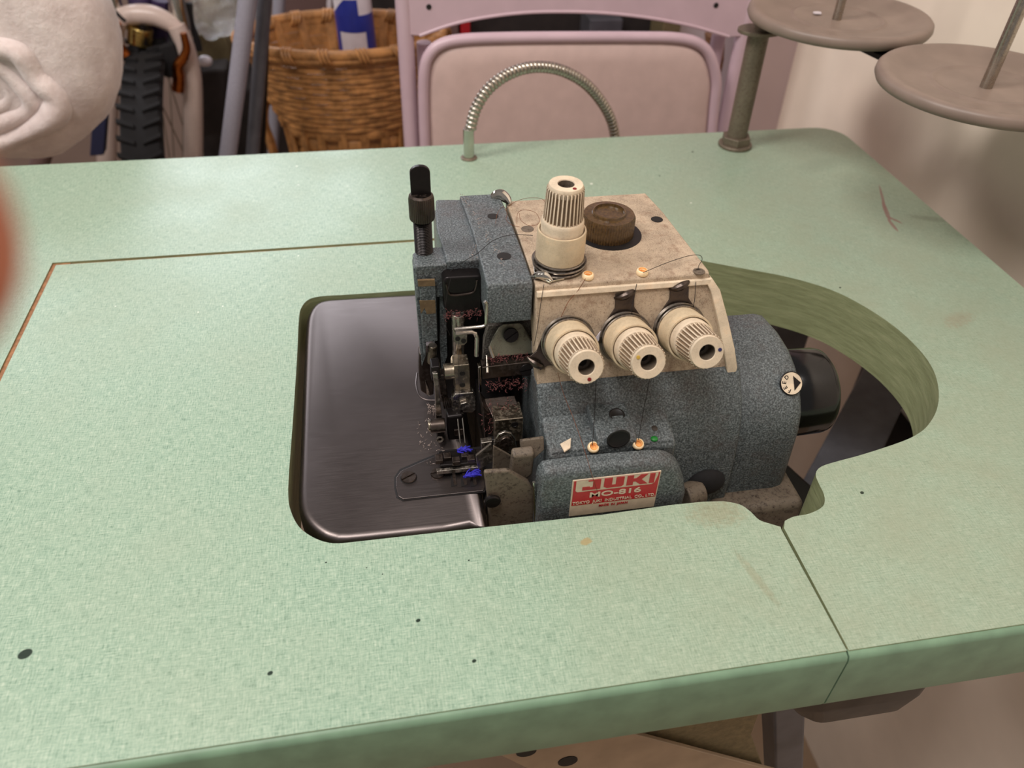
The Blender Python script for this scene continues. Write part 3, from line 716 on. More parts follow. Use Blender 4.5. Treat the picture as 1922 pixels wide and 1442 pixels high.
B().tube(crom([Y_(a, c, 337.4) for a, c in ((838, 534), (841, 548), (848, 554), (870, 553), (888, 549), (894, 537), (895, 527))], 4), .55, 8).build('cap_ridge', 'dsteel', K)
B().tube([Y_(a, c, 315) for a, c in ((910, 566), (913, 570), (913, 606), (910, 611), (904, 613), (853, 618))], .85, 10).build('wire_guide', 'bright', K)
B().tube([Y_(a, c, 316) for a, c in ((855, 625), (886, 623), (892, 626), (895, 634), (894, 668))], 1.1, 10).build('wire_guide', 'bright', K)
gp = B().prism(py_([(850, 618), (856, 626), (877, 625), (877, 643), (872, 648), (856, 648), (851, 640)], 330), (0, 1.2, 0)).build('guide_plate', 'bright', K, .3)
for q in ((859, 636), (870, 640)): B().lathe([(1.3, 0), (1.3, .3), (1, .3)], Y_(*q, 329.9), (0, -1, 0), 16).build('guide_hole', 'void', gp)
B().cyl(Y_(862, 682, 334), Y_(862, 672, 334), 4.6).build('felt_washer', 'beige2', K, .5)
ncl = B().prism(py_([(852, 687), (881, 684), (884, 740), (855, 742)], 322), (0, 9, 0)).build('needle_clamp', 'brass', K, .5)
for q in ((868, 701), (868, 723)): B().lathe([(1.5, 0), (1.5, .3), (1.1, .3), (1.1, .1), (.1, .1)], Y_(*q, 322), (0, -1, 0), 18).build('clamp_screw', 'hole', ncl)
c = Y_(842, 697, 327); B().cyl(c+V((-2.6, 0, 0)), c+V((3.4, 0, 0)), 4.3).build('clamp_stud', 'brass', K, .5)
nut = B().prism(py_([(849, 746), (854, 740), (888, 737), (893, 744), (893, 770), (888, 775), (855, 776), (849, 771)], 318), (0, 5, 0)).build('clamp_plate', 'bright', K, .6)
hexp = [Y_(872, 759, 318)+V((3.3*math.cos(PI/3*k+.3), 0, 3.3*math.sin(PI/3*k+.3))) for k in range(6)]
B().prism(hexp, (0, -2.2, 0)).build('hex_bolt', 'bright', nut, .4)
# knife guard plates on the right of the needle
B().prism(py_([(916, 612), (1001, 606), (1001, 690), (905, 698), (908, 640)], 330), (0, 4, 0)).build('guard_backing', 'paintd', K, .5)
gd = B().loft([[Y_(a, c, 327) for a, c in ((936, 616), (944, 609), (974, 607), (981, 611), (995, 634))]+[Y_(a, c, 321) for a, c in ((1000, 650), (1000, 664), (922, 670), (918, 652))]+[Y_(926, 634, 325)], [Y_(a, c, 327)+V((0, 1.2, -.4)) for a, c in ((936, 616), (944, 609), (974, 607), (981, 611), (995, 634))]+[Y_(a, c, 321)+V((0, 1.2, -.4)) for a, c in ((1000, 650), (1000, 664), (922, 670), (918, 652))]+[Y_(926, 634, 325)+V((0, 1.2, -.4))]]).build('knife_guard', 'gsteel', K, .3)
slotted(Y_(959, 629, 323.5), (0, -.95, .3), 4.0, (1, 0, .7), gd, 'black')
for a, c in (((919, 650), (926, 672)), ((999, 640), (1000, 662))): B().tube([Y_(*a, 322), Y_(*c, 318)], .9, 8).build('guard_wire', 'chrome', K)
kb = B().prism(py_([(905, 690), (1000, 679), (1001, 702), (906, 713)], 316), (0, 7, 0)).build('knife_bar', 'dsteel', K, .5)
slotted(Y_(988, 694, 315.8), (0, -1, .2), 3.7, (1, 0, .15), kb, 'black')
B().tube([Y_(914, 668, 322), Y_(915, 700, 314)], .7, 8).build('guard_wire', 'chrome', K)
B().prism(py_([(897, 690), (903, 688), (905, 735), (899, 740)], 317), (0, 4, 0)).build('upright_strip', 'chrome', K, .5)
# knife holder block
bt = [Y_(928, 790, 296), Y_(983, 784, 296)]; zt_ = (bt[0].z+bt[1].z)/2; bx0, bx1 = bt[0].x, bt[1].x
kh = B().prism([V((bx0, 296, zt_)), V((bx1, 296, zt_)), V((bx1, 296, zt_-16.5)), V((bx0+.5, 296, zt_-17))], (0, 13, 0)).build('knife_holder', 'brass', K, .6)
B().lathe([(1.9, 0), (1.9, .3), (1.4, .35), (1.3, .1), (.1, .1)], Y_(966, 797, 296), (0, -1, 0), 18).build('set_screw', 'void', kh)
B().prism(py_([(905, 757), (928, 788), (930, 850), (910, 830)], 303), (0, 10, 0)).build('knife_holder_side', 'dsteel', K, .6)
B().prism([Y_(907, 748, 312), Y_(966, 742, 312), Y_(980, 784, 299), Y_(928, 790, 299)], (0, 2, -3)).build('holder_cap', 'dsteel', K, .5)
# clamp with rounded ear, slotted screw and bent wings
ear = [(926, 842), (928, 828), (936, 816), (948, 811), (960, 814), (967, 824), (970, 842), (967, 852), (930, 846)]
ck = B().prism(py_(ear, 288), (0, 1.6, 0)).build('clamp_ear', 'bright', K, .35)
slotted(Y_(949, 830, 287.6), (0, -1, .15), 3.4, (1, 0, -.12), ck, 'dsteel')
B().prism(py_([(893, 856), (921, 834), (926, 846), (924, 868), (899, 882), (895, 872)], 285), (0, 1.4, 0)).build('clamp_wing', 'steel', K, .3)
B().prism(py_([(926, 838), (962, 858), (957, 884), (925, 888)], 283), (0, 1.4, 0)).build('clamp_wing', 'guard', K, .3)
B().prism(py_([(903, 832), (925, 829), (924, 838), (904, 846)], 290), (0, 4, 0)).build('clamp_link', 'steel', K, .6)
B().prism([Y_(976, 828, 278), Y_(1021, 822, 278), Y_(1022, 845, 275), Y_(1003, 862, 274), Y_(978, 858, 276)], (0, 1.6, 0)).build('side_bracket', 'guard', K, .5)
B().loft([[Y_(a, c, 271) for a, c in ((962, 858), (1004, 853), (1000, 892), (990, 900), (964, 899), (958, 890))], [Y_(a, c, 271)+V((0, 5, 2)) for a, c in ((962, 858), (1004, 853), (1000, 892), (990, 900), (964, 899), (958, 890))]]).build('side_bracket_foot', 'guard', K, 1.5, 3)
# plain casting between cloth plate and looper cover
b = B(); q = py_([(908, 887), (955, 884), (992, 905), (1003, 925), (1003, 1000), (920, 1010), (914, 930)], 264); b.prism(q, (0, 3, 0)); b.build('front_casting', 'guard', K, 1.5, 3)
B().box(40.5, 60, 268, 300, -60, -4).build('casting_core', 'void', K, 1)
B().tube([Y_(1002, 905, 261), Y_(1006, 985, 261)], .8, 8).build('cover_spring_edge', 'chrome', K)
c = Y_(924, 940, 262.5); B().lathe([(4.2, 0), (4.2, 1), (3.6, 1.6), (.2, 1.7)], c, (0, -1, 0), 24).build('side_plug', 'black', K)
# ------------------------------------------------------------------ threads, lint and scraps
def thread(pts, name, label, mat='thread', r=.16, group=None):
    o = B().tube(crom(pts, 6), r, 6).build(name, mat); return tag(o, label, 'thread', group or ('loose hair like threads' if name == 'loose_thread' else 'threads strung over the machine'))
def onpan(px, py, d=1.0): return PL(px, py, PP+n_*d, n_)
thread([Z_(1207, 512, 98), Z_(1250, 494, 98.5), Z_(1290, 481, 98.6), Z_(1312, 479, 98), Z_(1318, 487, 97.5), Z_(1311, 500, 96), Z_(1310, 512, 94)], 'sewing_thread', 'black thread running from the middle eyelet to the right corner of the beige cover')
thread([onpan(1195, 533, 2), onpan(1190, 560, 3), onpan(1186, 580, 5), onpan(1187, 600, 3)], 'sewing_thread', 'black thread dropping to the guide of the middle dial')
thread([onpan(1306, 529, 2), onpan(1304, 560, 4), onpan(1302, 575, 5), onpan(1302, 596, 3)], 'sewing_thread', 'black thread dropping to the guide of the right dial')
thread([onpan(1021, 534, 2), onpan(1015, 570, 2), onpan(1008, 620, 2), onpan(1002, 650, 2)], 'sewing_thread', 'black thread along the left margin of the beige front panel')
thread([Z_(1099, 523, 98), onpan(1085, 545, 2), onpan(1068, 565, 2), onpan(1060, 580, 2), onpan(1048, 607, 2)], 'sewing_thread', 'brown thread from the left eyelet down to the left dial', 'bthread')
thread([Y_(1119, 715, 292), Y_(1116, 775, 283), Y_(1112, 836, E3.y-.5)], 'sewing_thread', 'black thread hanging from the left dial into the lower left eyelet')
thread([Y_(1219, 712, 292), Y_(1208, 770, 283), Y_(1198, 826, E4.y-.5)], 'sewing_thread', 'black thread slanting from the middle dial into the lower right eyelet')
thread([Y_(1047, 700, 296), Y_(1058, 740, 292), Y_(1078, 790, 280), Y_(1097, 845, 262), Y_(1112, 895, 254.2), Y_(1122, 925, 254)], 'sewing_thread', 'thin brown thread crossing the red and silver name plate', 'bthread', .13)
thread([Z_(1000, 442, 97.5), Z_(960, 441, 98), Z_(925, 452, 98), Z_(897, 475, 97.2), Z_(872, 490, 96), Y_(850, 505, 344.5), Y_(838, 520, 340)], 'sewing_thread', 'black thread lying over the blue grey head toward the presser bar')
thread([Y_(846, 522, 336), Y_(838, 560, 333), Y_(834, 600, 331), Y_(845, 630, 331)], 'sewing_thread', 'black thread looping down beside the needle bar', 'thread', .12)
thread([Y_(861, 640, 328), Y_(861, 690, 320), Y_(862, 740, 317), Y_(861, 790, 314)], 'sewing_thread', 'black thread running down over the needle clamp', 'thread', .13)
b_ = [(948, 395), (965, 380), (990, 372), (1016, 373), (1024, 382)]
thread([Z_(a, c, 99) for a, c in b_], 'loose_thread', 'brown hair like thread arching behind the tall cream dial', 'bthread', .11)
thread([Z_(a, c, 98.5) for a, c in ((970, 420), (972, 400), (985, 394), (1006, 400), (1012, 418), (995, 424), (978, 414), (975, 400))], 'loose_thread', 'looped brown thread lying left of the tall cream dial', 'bthread', .11)
thread([Z_(a, c, 98) for a, c in ((930, 420), (934, 400), (945, 388), (952, 400), (950, 412), (960, 422), (975, 426))], 'loose_thread', 'curly brown thread lying across the seam behind the blue grey head', 'bthread', .11)
def fuzz(name, spots, mat, label, n=60, r=.12):
    b = B()
    for (c, rx, ry, rz) in spots:
        for _ in range(n):
            p = c+V((random.uniform(-1, 1)*rx, random.uniform(-1, 1)*ry, random.uniform(-1, 1)*rz)); d = V([random.gauss(0, 1) for _ in range(3)]).normalized()
            e = V([random.gauss(0, 1) for _ in range(3)]).normalized(); l = random.uniform(.7, 2.2)
            b.tube([p, p+d*l*.5, p+(d+e*.7).normalized()*l], r*random.uniform(.6, 1.4), 3)
    return tag(b.build(name, mat), label, 'lint', 'lint on the machine', kind='stuff')
fuzz('lint', [(Y_(868, 590, 334), 10, 2, 1.6), (Y_(900, 528, 342), 4, 3, 2)], 'lint', 'reddish lint caught under the black presser bar cap', 140, .08)
fuzz('lint', [(Y_(955, 672, 319), 11, 2, 1.5), (Y_(950, 722, 314), 11, 3, 3)], 'lint', 'reddish lint packed around the knife bar', 150, .08)
fuzz('lint', [(Y_(940, 765, 306), 9, 4, 2.5), (Y_(915, 790, 305), 3, 4, 5)], 'lint', 'reddish lint lying on the knife holder block', 80, .09)
fuzz('lint', [(Z_(812, 768, 1), 3, 4, 1.2), (Z_(808, 830, .3), 6, 18, .5)], 'lintg', 'pale lint dusted on the cloth plate beside the presser foot', 60, .1)
fuzz('lint', [(V((48+i*2.2, 405-i*14, 96.5)), 1.2, 6, .6) for i in range(6)]+[(V((46, 350, 95)), 3, 6, 1)], 'lintg', 'grey lint gathered along the left seam of the blue grey head', 18, .09)
def scrap(name, q, z, label, s=1.0):
    b = B(); c = Z_(*q, z)
    for k in range(40):
        a = random.uniform(-.5, .9); l = random.uniform(2.5, 5)*s; p = c+V((random.uniform(-3, 3)*s, random.uniform(-1, 1)*s, random.uniform(-.6, .8)))
        b.tube([p, p+V((math.cos(a)*l*.5, math.sin(a)*l*.5, random.uniform(0, .8))), p+V((math.cos(a)*l, math.sin(a)*l, random.uniform(-.5, .6)))], .35, 4)
    return tag(b.build(name, 'blue'), label, 'thread', 'blue thread tufts')
scrap('blue_thread_tuft', (866, 846), 10, 'small bright blue tuft of thread on top of the black presser foot', .75)
scrap('blue_thread_tuft', (880, 893), 4, 'larger bright blue tuft of thread over the feed slots in front of the foot', 1.1)

# ------------------------------------------------------------------ flexible lamp neck on the table
lb = Z_(880, 297); 
lamp = thing('gooseneck_lamp_arm', lb, 'ribbed chrome gooseneck arching over the back edge of the table', 'lamp')
B().lathe([(7.2, 0), (7.4, .8), (6.2, 1.6), (5, 1.7)], lb, (0, 0, 1), 32).build('flange', 'galv', lamp)
top = Y_(883, 240, lb.y+1)
B().cyl(lb+V((0, 0, 1)), V((lb.x, lb.y, top.z)), 4.8).build('socket', 'chrome', lamp, .5)
ypl = [lb.y, lb.y+2, lb.y+7, lb.y+15, lb.y+25, lb.y+36, lb.y+46, lb.y+52, lb.y+55, lb.y+57]
path = [(883, 243), (893, 205), (916, 168), (953, 140), (1000, 126), (1050, 131), (1096, 155), (1130, 193), (1150, 235), (1158, 290)]
pp = crom([Y_(a, c, y) for (a, c), y in zip(path, ypl)], 24); 
tot = sum((pp[i+1]-pp[i]).length for i in range(len(pp)-1)); nr = 62
def resample(pp, n):
    d = [0]
    for i in range(len(pp)-1): d.append(d[-1]+(pp[i+1]-pp[i]).length)
    out = []; j = 0
    for k in range(n+1):
        s_ = d[-1]*k/n
        while j < len(pp)-2 and d[j+1] < s_: j += 1
        t_ = (s_-d[j])/max(1e-9, d[j+1]-d[j]); out.append(pp[j].lerp(pp[j+1], t_))
    return out
hs = resample(pp, nr*5)
B().tube(hs, 5.2, 20, rf=lambda t: 5.1-(1.0 if (int(t*nr*5+.5) % 5) in (0,) else (.25 if (int(t*nr*5+.5) % 5) in (1, 4) else 0))).build('flexible_hose', 'fadechrome', lamp, ang=70)

# ------------------------------------------------------------------ spool stand
sb = Z_(1385, 278); sb = V((sb.x-1, 662, 0))
st = thing('thread_spool_stand', sb, 'tarnished steel spool stand with round taupe discs at the table corner', 'thread stand')
b = B(); b.lathe([(15.5, 0), (15.5, 2.4), (14.5, 3.2)], sb, (0, 0, 1), 40)
b.prism([sb+V((13.5*math.cos(PI/3*k+.25), 13.5*math.sin(PI/3*k+.25), 3)) for k in range(6)], (0, 0, 7)); b.build('base_nut', 'galv', st, .8, 2)
B().cyl(sb+V((0, 0, 8)), sb+V((0, 0, 101)), 9.0, seg=32).build('post', 'galv', st, .4)
b = B(); b.prism([sb+V((19*math.cos(2*PI*k/24)*1.0, 15*math.sin(2*PI*k/24), 101)) for k in range(24)], (0, 0, 3)); b.lathe([(9, 0), (9, 9), (8, 10)], sb+V((4, 0, 103)), (0, 0, 1), 24); b.build('collar', 'galv', st, .5)
D1 = V((384, 634, 119)); D2 = V((415, 481, 119))
dd = (D2-D1).normalized(); nn = dd.cross(Zv)
B().prism([D1-dd*30+nn*14-V((0, 0, 6)), D1-dd*30-nn*14-V((0, 0, 6)), D2+dd*250-nn*14-V((0, 0, 6)), D2+dd*250+nn*14-V((0, 0, 6))], (0, 0, -4)).build('crossbar', 'black', st, .5)
B().prism([sb+V((0, -8, 108)), sb+V((0, 8, 108)), D1+V((0, 8, -10)), D1+V((0, -8, -10))], (0, 0, -4)).build('crossbar', 'black', st, .5)
b = B(); m_ = (D1+D2)/2-V((-2, 0, 5)); b.lathe([(9, 0), (9, 2.5), (7, 3)], m_, (0, 0, 1), 24); b.build('bar_washer', 'galv', st)
def disc(c, pin_tilt=(0, 0, 1), R=73):
    d = B().lathe([(6, -5), (R-6, -4.5), (R-1.5, -3), (R, 0), (R-.5, 3.4), (R-2.2, 5.2), (R-5, 5.6), (R-9, 4.6), (R-15, 2.4), (R-22, .9), (R-33, .1), (R-36, .3), (R-37, 1.1), (R-38.2, 1.2), (R-39.4, .3), (R-44, .1), (6, 0)], c, (0, 0, 1), 96).build('spool_disc', 'disc', st, ang=50)
    B().cyl(V(c)+V((-3, -3, 0)), V(c)+V((-3, -3, 0))+V(pin_tilt)*190, 4.1 if c is D2 else 3.6, seg=24).build('spool_pin', 'fadechrome', d)
disc(D1, (0.0, 0, 1)); p = Z_(1534, 25, 120.2); B().prism([p+V(q) for q in ((-3.5, -2, 0), (2, -3, 0), (3.5, 1, 0), (1, 3, 0), (-3, 2, 0))], (0, 0, .8)).build('paper_fleck', 'tube_w', st); disc(D2, (.03, .0, 1))

# ------------------------------------------------------------------ folding chair
CY = 868
ch = thing('folding_chair', (230, CY+40, -750), 'mauve pink metal folding chair standing folded behind the table', 'chair')
def tubeY(pts, Y, r, name, mat, par, dy=None, n=6):
    q = [Y_(a, c, Y+(dy[i] if dy else 0)) for i, (a, c) in enumerate(pts)]
    return B().tube(crom(q, n), r, 16).build(name, mat, par)
xl_, xr_ = Y_(766, 150, CY).x, Y_(1377, 150, CY).x
for x, nm in ((xl_, 0), (xr_, 1)):
    B().tube([V((x, CY, 340)), V((x, CY, 0)), V((x, CY+6, -745))], 8.6, 16).build('frame_tube', 'pink', ch)
B().tube([V((xl_, CY, 340)), V((xl_+30, CY, 372)), V((xr_-30, CY, 372)), V((xr_, CY, 340))], 8.6, 16).build('top_tube', 'pink', ch)
# curved backrest panel
bot = [(787, 66), (840, 47), (900, 33), (980, 23), (1060, 21), (1140, 24), (1220, 33), (1290, 46), (1340, 60), (1366, 68)]
bq = crom([Y_(a, c, CY-3) for a, c in bot], 4)
bq = [V((xl_+4, CY-3, bq[0].z+1))]+bq+[V((xr_-2, CY-3, bq[-1].z))]
tp_ = [V((p.x, CY-3, 330)) for p in bq]
b = B(); N = len(bq)
b.loft([[p+V((0, d, 0)) for p in bq]+[p+V((0, d, 0)) for p in tp_[::-1]] for d in (-4, 1)]); bk = b.build('backrest', 'pink', ch, 1.5, 3, 40)
B().tube([p+V((0, -3.5, .5)) for p in bq[1:-1]], 1.8, 10).build('backrest_hem', 'pink', bk)
for q in ((805, 13), (1344, 10)):
    B().lathe([(2.7, 0), (2.7, .3), (2.2, .3)], Y_(*q, CY-7.2), (0, -1, 0), 20).build('rivet_hole', 'hole', bk)
# folded seat with rounded tubular rim
sy = CY-14
so = [(799, 300), (795, 190), (797, 130), (808, 100), (832, 82), (875, 74), (960, 71), (1070, 70), (1200, 70), (1270, 72), (1310, 82), (1333, 106), (1344, 150), (1340, 200), (1332, 290)]
sq = crom([Y_(a, c, sy) for a, c in so], 5)
lo = -330
rim = [V((sq[0].x+2, sy+4, lo))]+sq+[V((sq[-1].x-2, sy+4, lo))]
rimo = B().tube(rim+[], 6.0, 14).build('seat_rim', 'pink', ch)
B().tube([rim[0], rim[-1]], 6.0, 14).build('seat_rim', 'pink', ch)
b = B(); cx = V(((sq[0].x+sq[-1].x)/2, sy, -90)); b.loft([[V((cx.x+(p.x-cx.x)*f, sy+d, cx.z+(p.z-cx.z)*f)) for p in rim] for f, d in ((.97, 3), (.955, -1.5), (.93, -3.6), (.8, -4.6))]); b.build('seat_pad', 'pad', ch, 0, ang=60)
for x in (xl_+20, xr_-20): B().tube([V((x, CY+18, 30)), V((x, CY+30, -745))], 8, 14).build('rear_leg', 'pink', ch)

# ------------------------------------------------------------------ basket behind the chair
by = 1150; bc = Y_(645, 70, by); rimz = -36; R0 = 142
EY = .66
bk_ = thing('wicker_basket', (bc.x, by, -335), 'honey brown wicker basket with woven rim and side handle behind the pink chair', 'basket')
def br_(z):      # radius by depth below rim
    t = (rimz-z)
    return R0-9-min(t, 90)*.28-max(0, min(t, 150)-90)*.38
def weave(z0, z1, step, wid, amp, ns, flat=False):
    b = B(); z = z0; row = 0
    while z > z1:
        pts = []; nseg = ns*6
        for k in range(nseg):
            a = 2*PI*k/nseg; r = br_(z)+amp*math.cos(ns*a/2+(PI if row % 2 else 0)); pts.append((a, r))
        for part in range(1):
            ring = []
            h = step*.56 if flat else step*.56
            rings = []
            for a, r in pts+[pts[0]]:
                sec = [(-1.2, -h*.9), (wid, -h*.7), (wid+.6, 0), (wid, h*.7), (-1.2, h*.9)]
                rings.append([V((bc.x+(r+s0)*math.cos(a), by+EY*(r+s0)*math.sin(a), z+s1)) for s0, s1 in sec])
            b.loft(rings, False)
        z -= step; row += 1
    return b
weave(rimz-10, rimz-112, 7.2, 3.4, 1.1, 26).build('round_reed_weave', 'wicker', bk_, ang=60)
weave(rimz-118, rimz-296, 20, 1.8, 3.0, 20, True).build('flat_splint_weave', 'wicker', bk_, ang=60)
b = B()
for k in range(20):
    a = 2*PI*(k+.5)/20; ca, sa = math.cos(a), math.sin(a); t_ = V((-sa, ca, 0))
    rings = []
    for z in (rimz-2, rimz-60, rimz-110, rimz-297):
        r = br_(z)-1; c = V((bc.x+r*ca, by+EY*r*sa, z)); o_ = V((ca, sa, 0))
        rings.append([c-t_*6-o_*2.5, c+t_*6-o_*2.5, c+t_*6+o_*.8, c-t_*6+o_*.8])
    b.loft(rings)
b.build('stakes', 'wicker', bk_)
b = B(); b.ring((bc.x, by, rimz-3), (0, 0, 1), R0-6, 7, 72, 12); b.ring((bc.x, by, rimz-11), (0, 0, 1), R0-6, 4.5, 72, 10)
for v in b.bm.verts: v.co.y = by+(v.co.y-by)*EY
for k in range(18):
    a = 2*PI*k/18; c = V((bc.x+(R0-6)*math.cos(a), by+EY*(R0-6)*math.sin(a), rimz-5)); tg = V((-math.sin(a), EY*math.cos(a), 0))
    for s_ in (-5, 0, 5): b.ring(c+tg*s_, tg+V((0, 0, .35)), 9.2, 1.9, 18, 6)
b.build('braided_rim', 'wicker', bk_)
hp_ = [(533, 165), (510, 172), (495, 195), (493, 230), (505, 265), (515, 300), (530, 320)]
for dx in (0, 5): B().tube(crom([Y_(a+dx, c, by-10+dx) for a, c in hp_], 5), 5.0, 10).build('handle', 'wicker', bk_)
b = B(); b.lathe([(br_(rimz-290)-3, 0), (br_(rimz-290)-3, 3)], (bc.x, by, rimz-297), (0, 0, 1), 40)
for v in b.bm.verts: v.co.y = by+(v.co.y-by)*EY
b.build('bottom', 'wicker', bk_)
bxx = thing('storage_box', (bc.x, by+20, -750), 'off white storage carton under the wicker basket', 'box')
B().box(bc.x-96, bc.x+84, by-82, by+68, -750, -334).build('carton', 'whitebox', bxx, 2)
B().box(bc.x-98, bc.x+86, by-84, by+70, -366, -333.5).build('lid', 'whitebox', bxx, 2)

# paper roll standing in the basket
rl0 = Y_(672, 100, by+5); 
rt = thing('wrapped_roll', (rl0.x, by+5, rimz-290), 'blue and white printed plastic wrapped roll standing in the wicker basket', 'roll')
zt_r = 190; RR = 25
def rp(a, z, r=RR): lean = (z-rimz)*-.03; return V((rl0.x+lean+r*math.cos(a), by+5+r*math.sin(a), z))
B().loft([[rp(2*PI*k/40, z, r) for k in range(40)] for z, r in ((rimz-292, RR-2), (rimz-290, RR), (zt_r, RR), (zt_r+2, RR-3))]).build('wrap', 'tube_w', rt, ang=60)
def patch(zf0, zf1, a0, a1, name='blue_print', mat='tube_b'):
    rings = []
    for k in range(13):
        a = a0+(a1-a0)*k/12; u_ = k/12; rings.append([rp(a, zf0(u_), RR-.3), rp(a, zf0(u_), RR+.5), rp(a, zf1(u_), RR+.5), rp(a, zf1(u_), RR-.3)])
    B().loft(rings).build(name, mat, rt)
z30 = Y_(672, 30, by-20).z; z60 = Y_(672, 62, by-20).z; z0_ = Y_(672, 0, by-20).z; z95 = Y_(672, 100, by-20).z
patch(lambda u: z60, lambda u: z30, -PI*1.05, .05*PI)
patch(lambda u: z30-(2), lambda u: z30+2+u*0+(z0_-z30)*.9*max(0, min(1, (u-.12)*2.2)), -PI*.95, -PI*.42)
patch(lambda u: z95-30, lambda u: z60, -PI*1.0, -PI*.80); patch(lambda u: z95-30+(1-u)*30, lambda u: z60, -PI*.32, 0)
patch(lambda u: z0_+12, lambda u: z0_+60, -PI*1.0, 0)

# ------------------------------------------------------------------ grey tubular stand
gs = thing('folded_tube_stand', (-165, 1030, -750), 'blue grey metal tube stand leaning upright beside the basket', 'stand')
for (x0_, x1_, r, mt, Y, nm) in ((465, 428, 10.5, 'grey', 1010, 'front_tube'), (497, 474, 8.5, 'stand', 1040, 'back_tube'), (502, 492, 4, 'black', 1060, 'rod'), (524, 512, 9, 'grey', 1330, 'back_tube')):
    a = Y_(x0_, 0, Y); c = Y_(x1_, 290, Y); d = (c-a); k = (-748-a.z)/d.z
    B().tube([a-d*.6, a+d*k], r, 16).build(nm, mt, gs)

# ------------------------------------------------------------------ batting roll at the left
fc_ = Y_(-22, 74, 830); Rb = 108
ft = thing('batting_roll', (fc_.x, 900, fc_.z-Rb), 'fluffy white batting roll with loose layered end at the upper left', 'batting')
b = B(); rings = []
def lump(a, y): return 1+.05*noise.noise(V((math.cos(a)*1.3, math.sin(a)*1.3, y*.008)))+.03*noise.noise(V((math.cos(a)*3, math.sin(a)*3, y*.03)))+.012*noise.noise(V((math.cos(a)*12, math.sin(a)*12, y*.1)))
ys_ = [795, 797, 801, 806, 812, 820, 828, 838, 850, 862, 875, 890, 905, 920, 930, 935]; rs_ = [.60, .70, .78, .85, .91, .96, .99, 1.0, 1, .99, .97, .93, .86, .72, .55, .3]
for y, r in zip(ys_, rs_):
    rings.append([V((fc_.x+Rb*r*lump(2*PI*k/72, y)*math.cos(2*PI*k/72), y, fc_.z+Rb*r*lump(2*PI*k/72, y)*math.sin(2*PI*k/72)*1.05)) for k in range(72)])
b.loft(rings); b.build('outer_layer', 'fluff', ft, ang=80)
# loose folded layers at the end
def roll(pts, Y, r0, dy=0):
    q = crom([Y_(a, c, Y) for a, c in pts], 8); N = len(q); rings = []
    for i in range(N):
        t = (q[min(i+1, N-1)]-q[max(i-1, 0)]).normalized(); n2 = V((-t.z, 0, t.x)); rr = r0*(.8+.35*noise.noise(q[i]*.03))*(1 if 0 < i < N-1 else .5)
        rings.append([q[i]+n2*rr*math.cos(2*PI*j/14)+V((0, dy+rr*1.5*math.sin(2*PI*j/14), 0)) for j in range(14)])
    return B().loft(rings)
for pts_, Y, r0 in (([(-60, 70), (0, 84), (42, 98), (70, 140), (108, 180), (100, 215), (50, 245), (0, 262), (-60, 270)], 802, 15),
                    ([(-60, 95), (-10, 112), (28, 140), (62, 180), (52, 205), (0, 225), (-50, 235)], 806, 14), ([(-50, 140), (0, 150), (22, 172), (10, 190), (-40, 200)], 808, 12)):
    roll(pts_, Y, r0).build('rolled_layer', 'fluff', ft, ang=80)

# ------------------------------------------------------------------ bicycle
bx = Y_(283, 90, 1330).x; wc = V((bx, 1330, -425)); 
bike = thing('bicycle', (bx, 1330, -750), 'bicycle with black knobby tire and cream suspension fork between the batting and grey tubes', 'bicycle')
def wheel(c, R, wdt, axd, par, mt='rubber', arc=None, knob=True):
    c = V(c); ax = V(axd).normalized(); u = V((0, 0, 1)); u = (u-ax*u.dot(ax)).normalized(); w = ax.cross(u); b = B()
    prof = [(-wdt*.42, -24), (-wdt*.5, -12), (-wdt*.42, -3), (-wdt*.2, 0), (wdt*.2, 0), (wdt*.42, -3), (wdt*.5, -12), (wdt*.42, -24)]
    rings = []
    for k in range(97):
        a = 2*PI*k/96; d = u*math.cos(a)+w*math.sin(a); rings.append([c+ax*s0+d*(R+s1) for s0, s1 in prof])
    b.loft(rings, False)
    if knob:
        nk = 84
        for k in range(nk):
            a = 2*PI*k/nk; d = u*math.cos(a)+w*math.sin(a); tg = -u*math.sin(a)+w*math.cos(a)
            for s0, sl in ((-wdt*.30, 1), (wdt*.30, -1)):
                m_ = c+d*(R-1)+ax*s0
                v0 = ax*wdt*.20; sk = tg*5*sl
                b.loft([[m_-v0-sk-tg*4, m_+v0+sk-tg*4, m_+v0+sk+tg*4, m_-v0-sk+tg*4], [m_-v0-sk-tg*3+d*6, m_+v0+sk-tg*3+d*6, m_+v0+sk+tg*3+d*6, m_-v0-sk+tg*3+d*6]])
    tr = b.build('tire', mt, par, ang=40)
    b = B(); rings = []
    for k in range(73):
        a = 2*PI*k/72; d = u*math.cos(a)+w*math.sin(a); rings.append([c+ax*s0+d*(R+s1) for s0, s1 in ((-11, -24), (-9, -40), (9, -40), (11, -24))])
    b.loft(rings, False); b.build('rim', 'galv', par)
    b = B(); b.cyl(c-ax*38, c+ax*38, 13)
    for k in range(32):
        a = 2*PI*k/32; d = u*math.cos(a)+w*math.sin(a); s_ = 1 if k % 2 else -1; a2 = a+(.7 if (k//2) % 2 else -.7); d2 = u*math.cos(a2)+w*math.sin(a2)
        b.tube([c+ax*30*s_+d2*20, c+d*(R-36)], 1.1, 5)
    b.build('spokes_and_hub', 'galv', par)
wheel(wc, 334, 58, (1, 0.02, 0), bike)
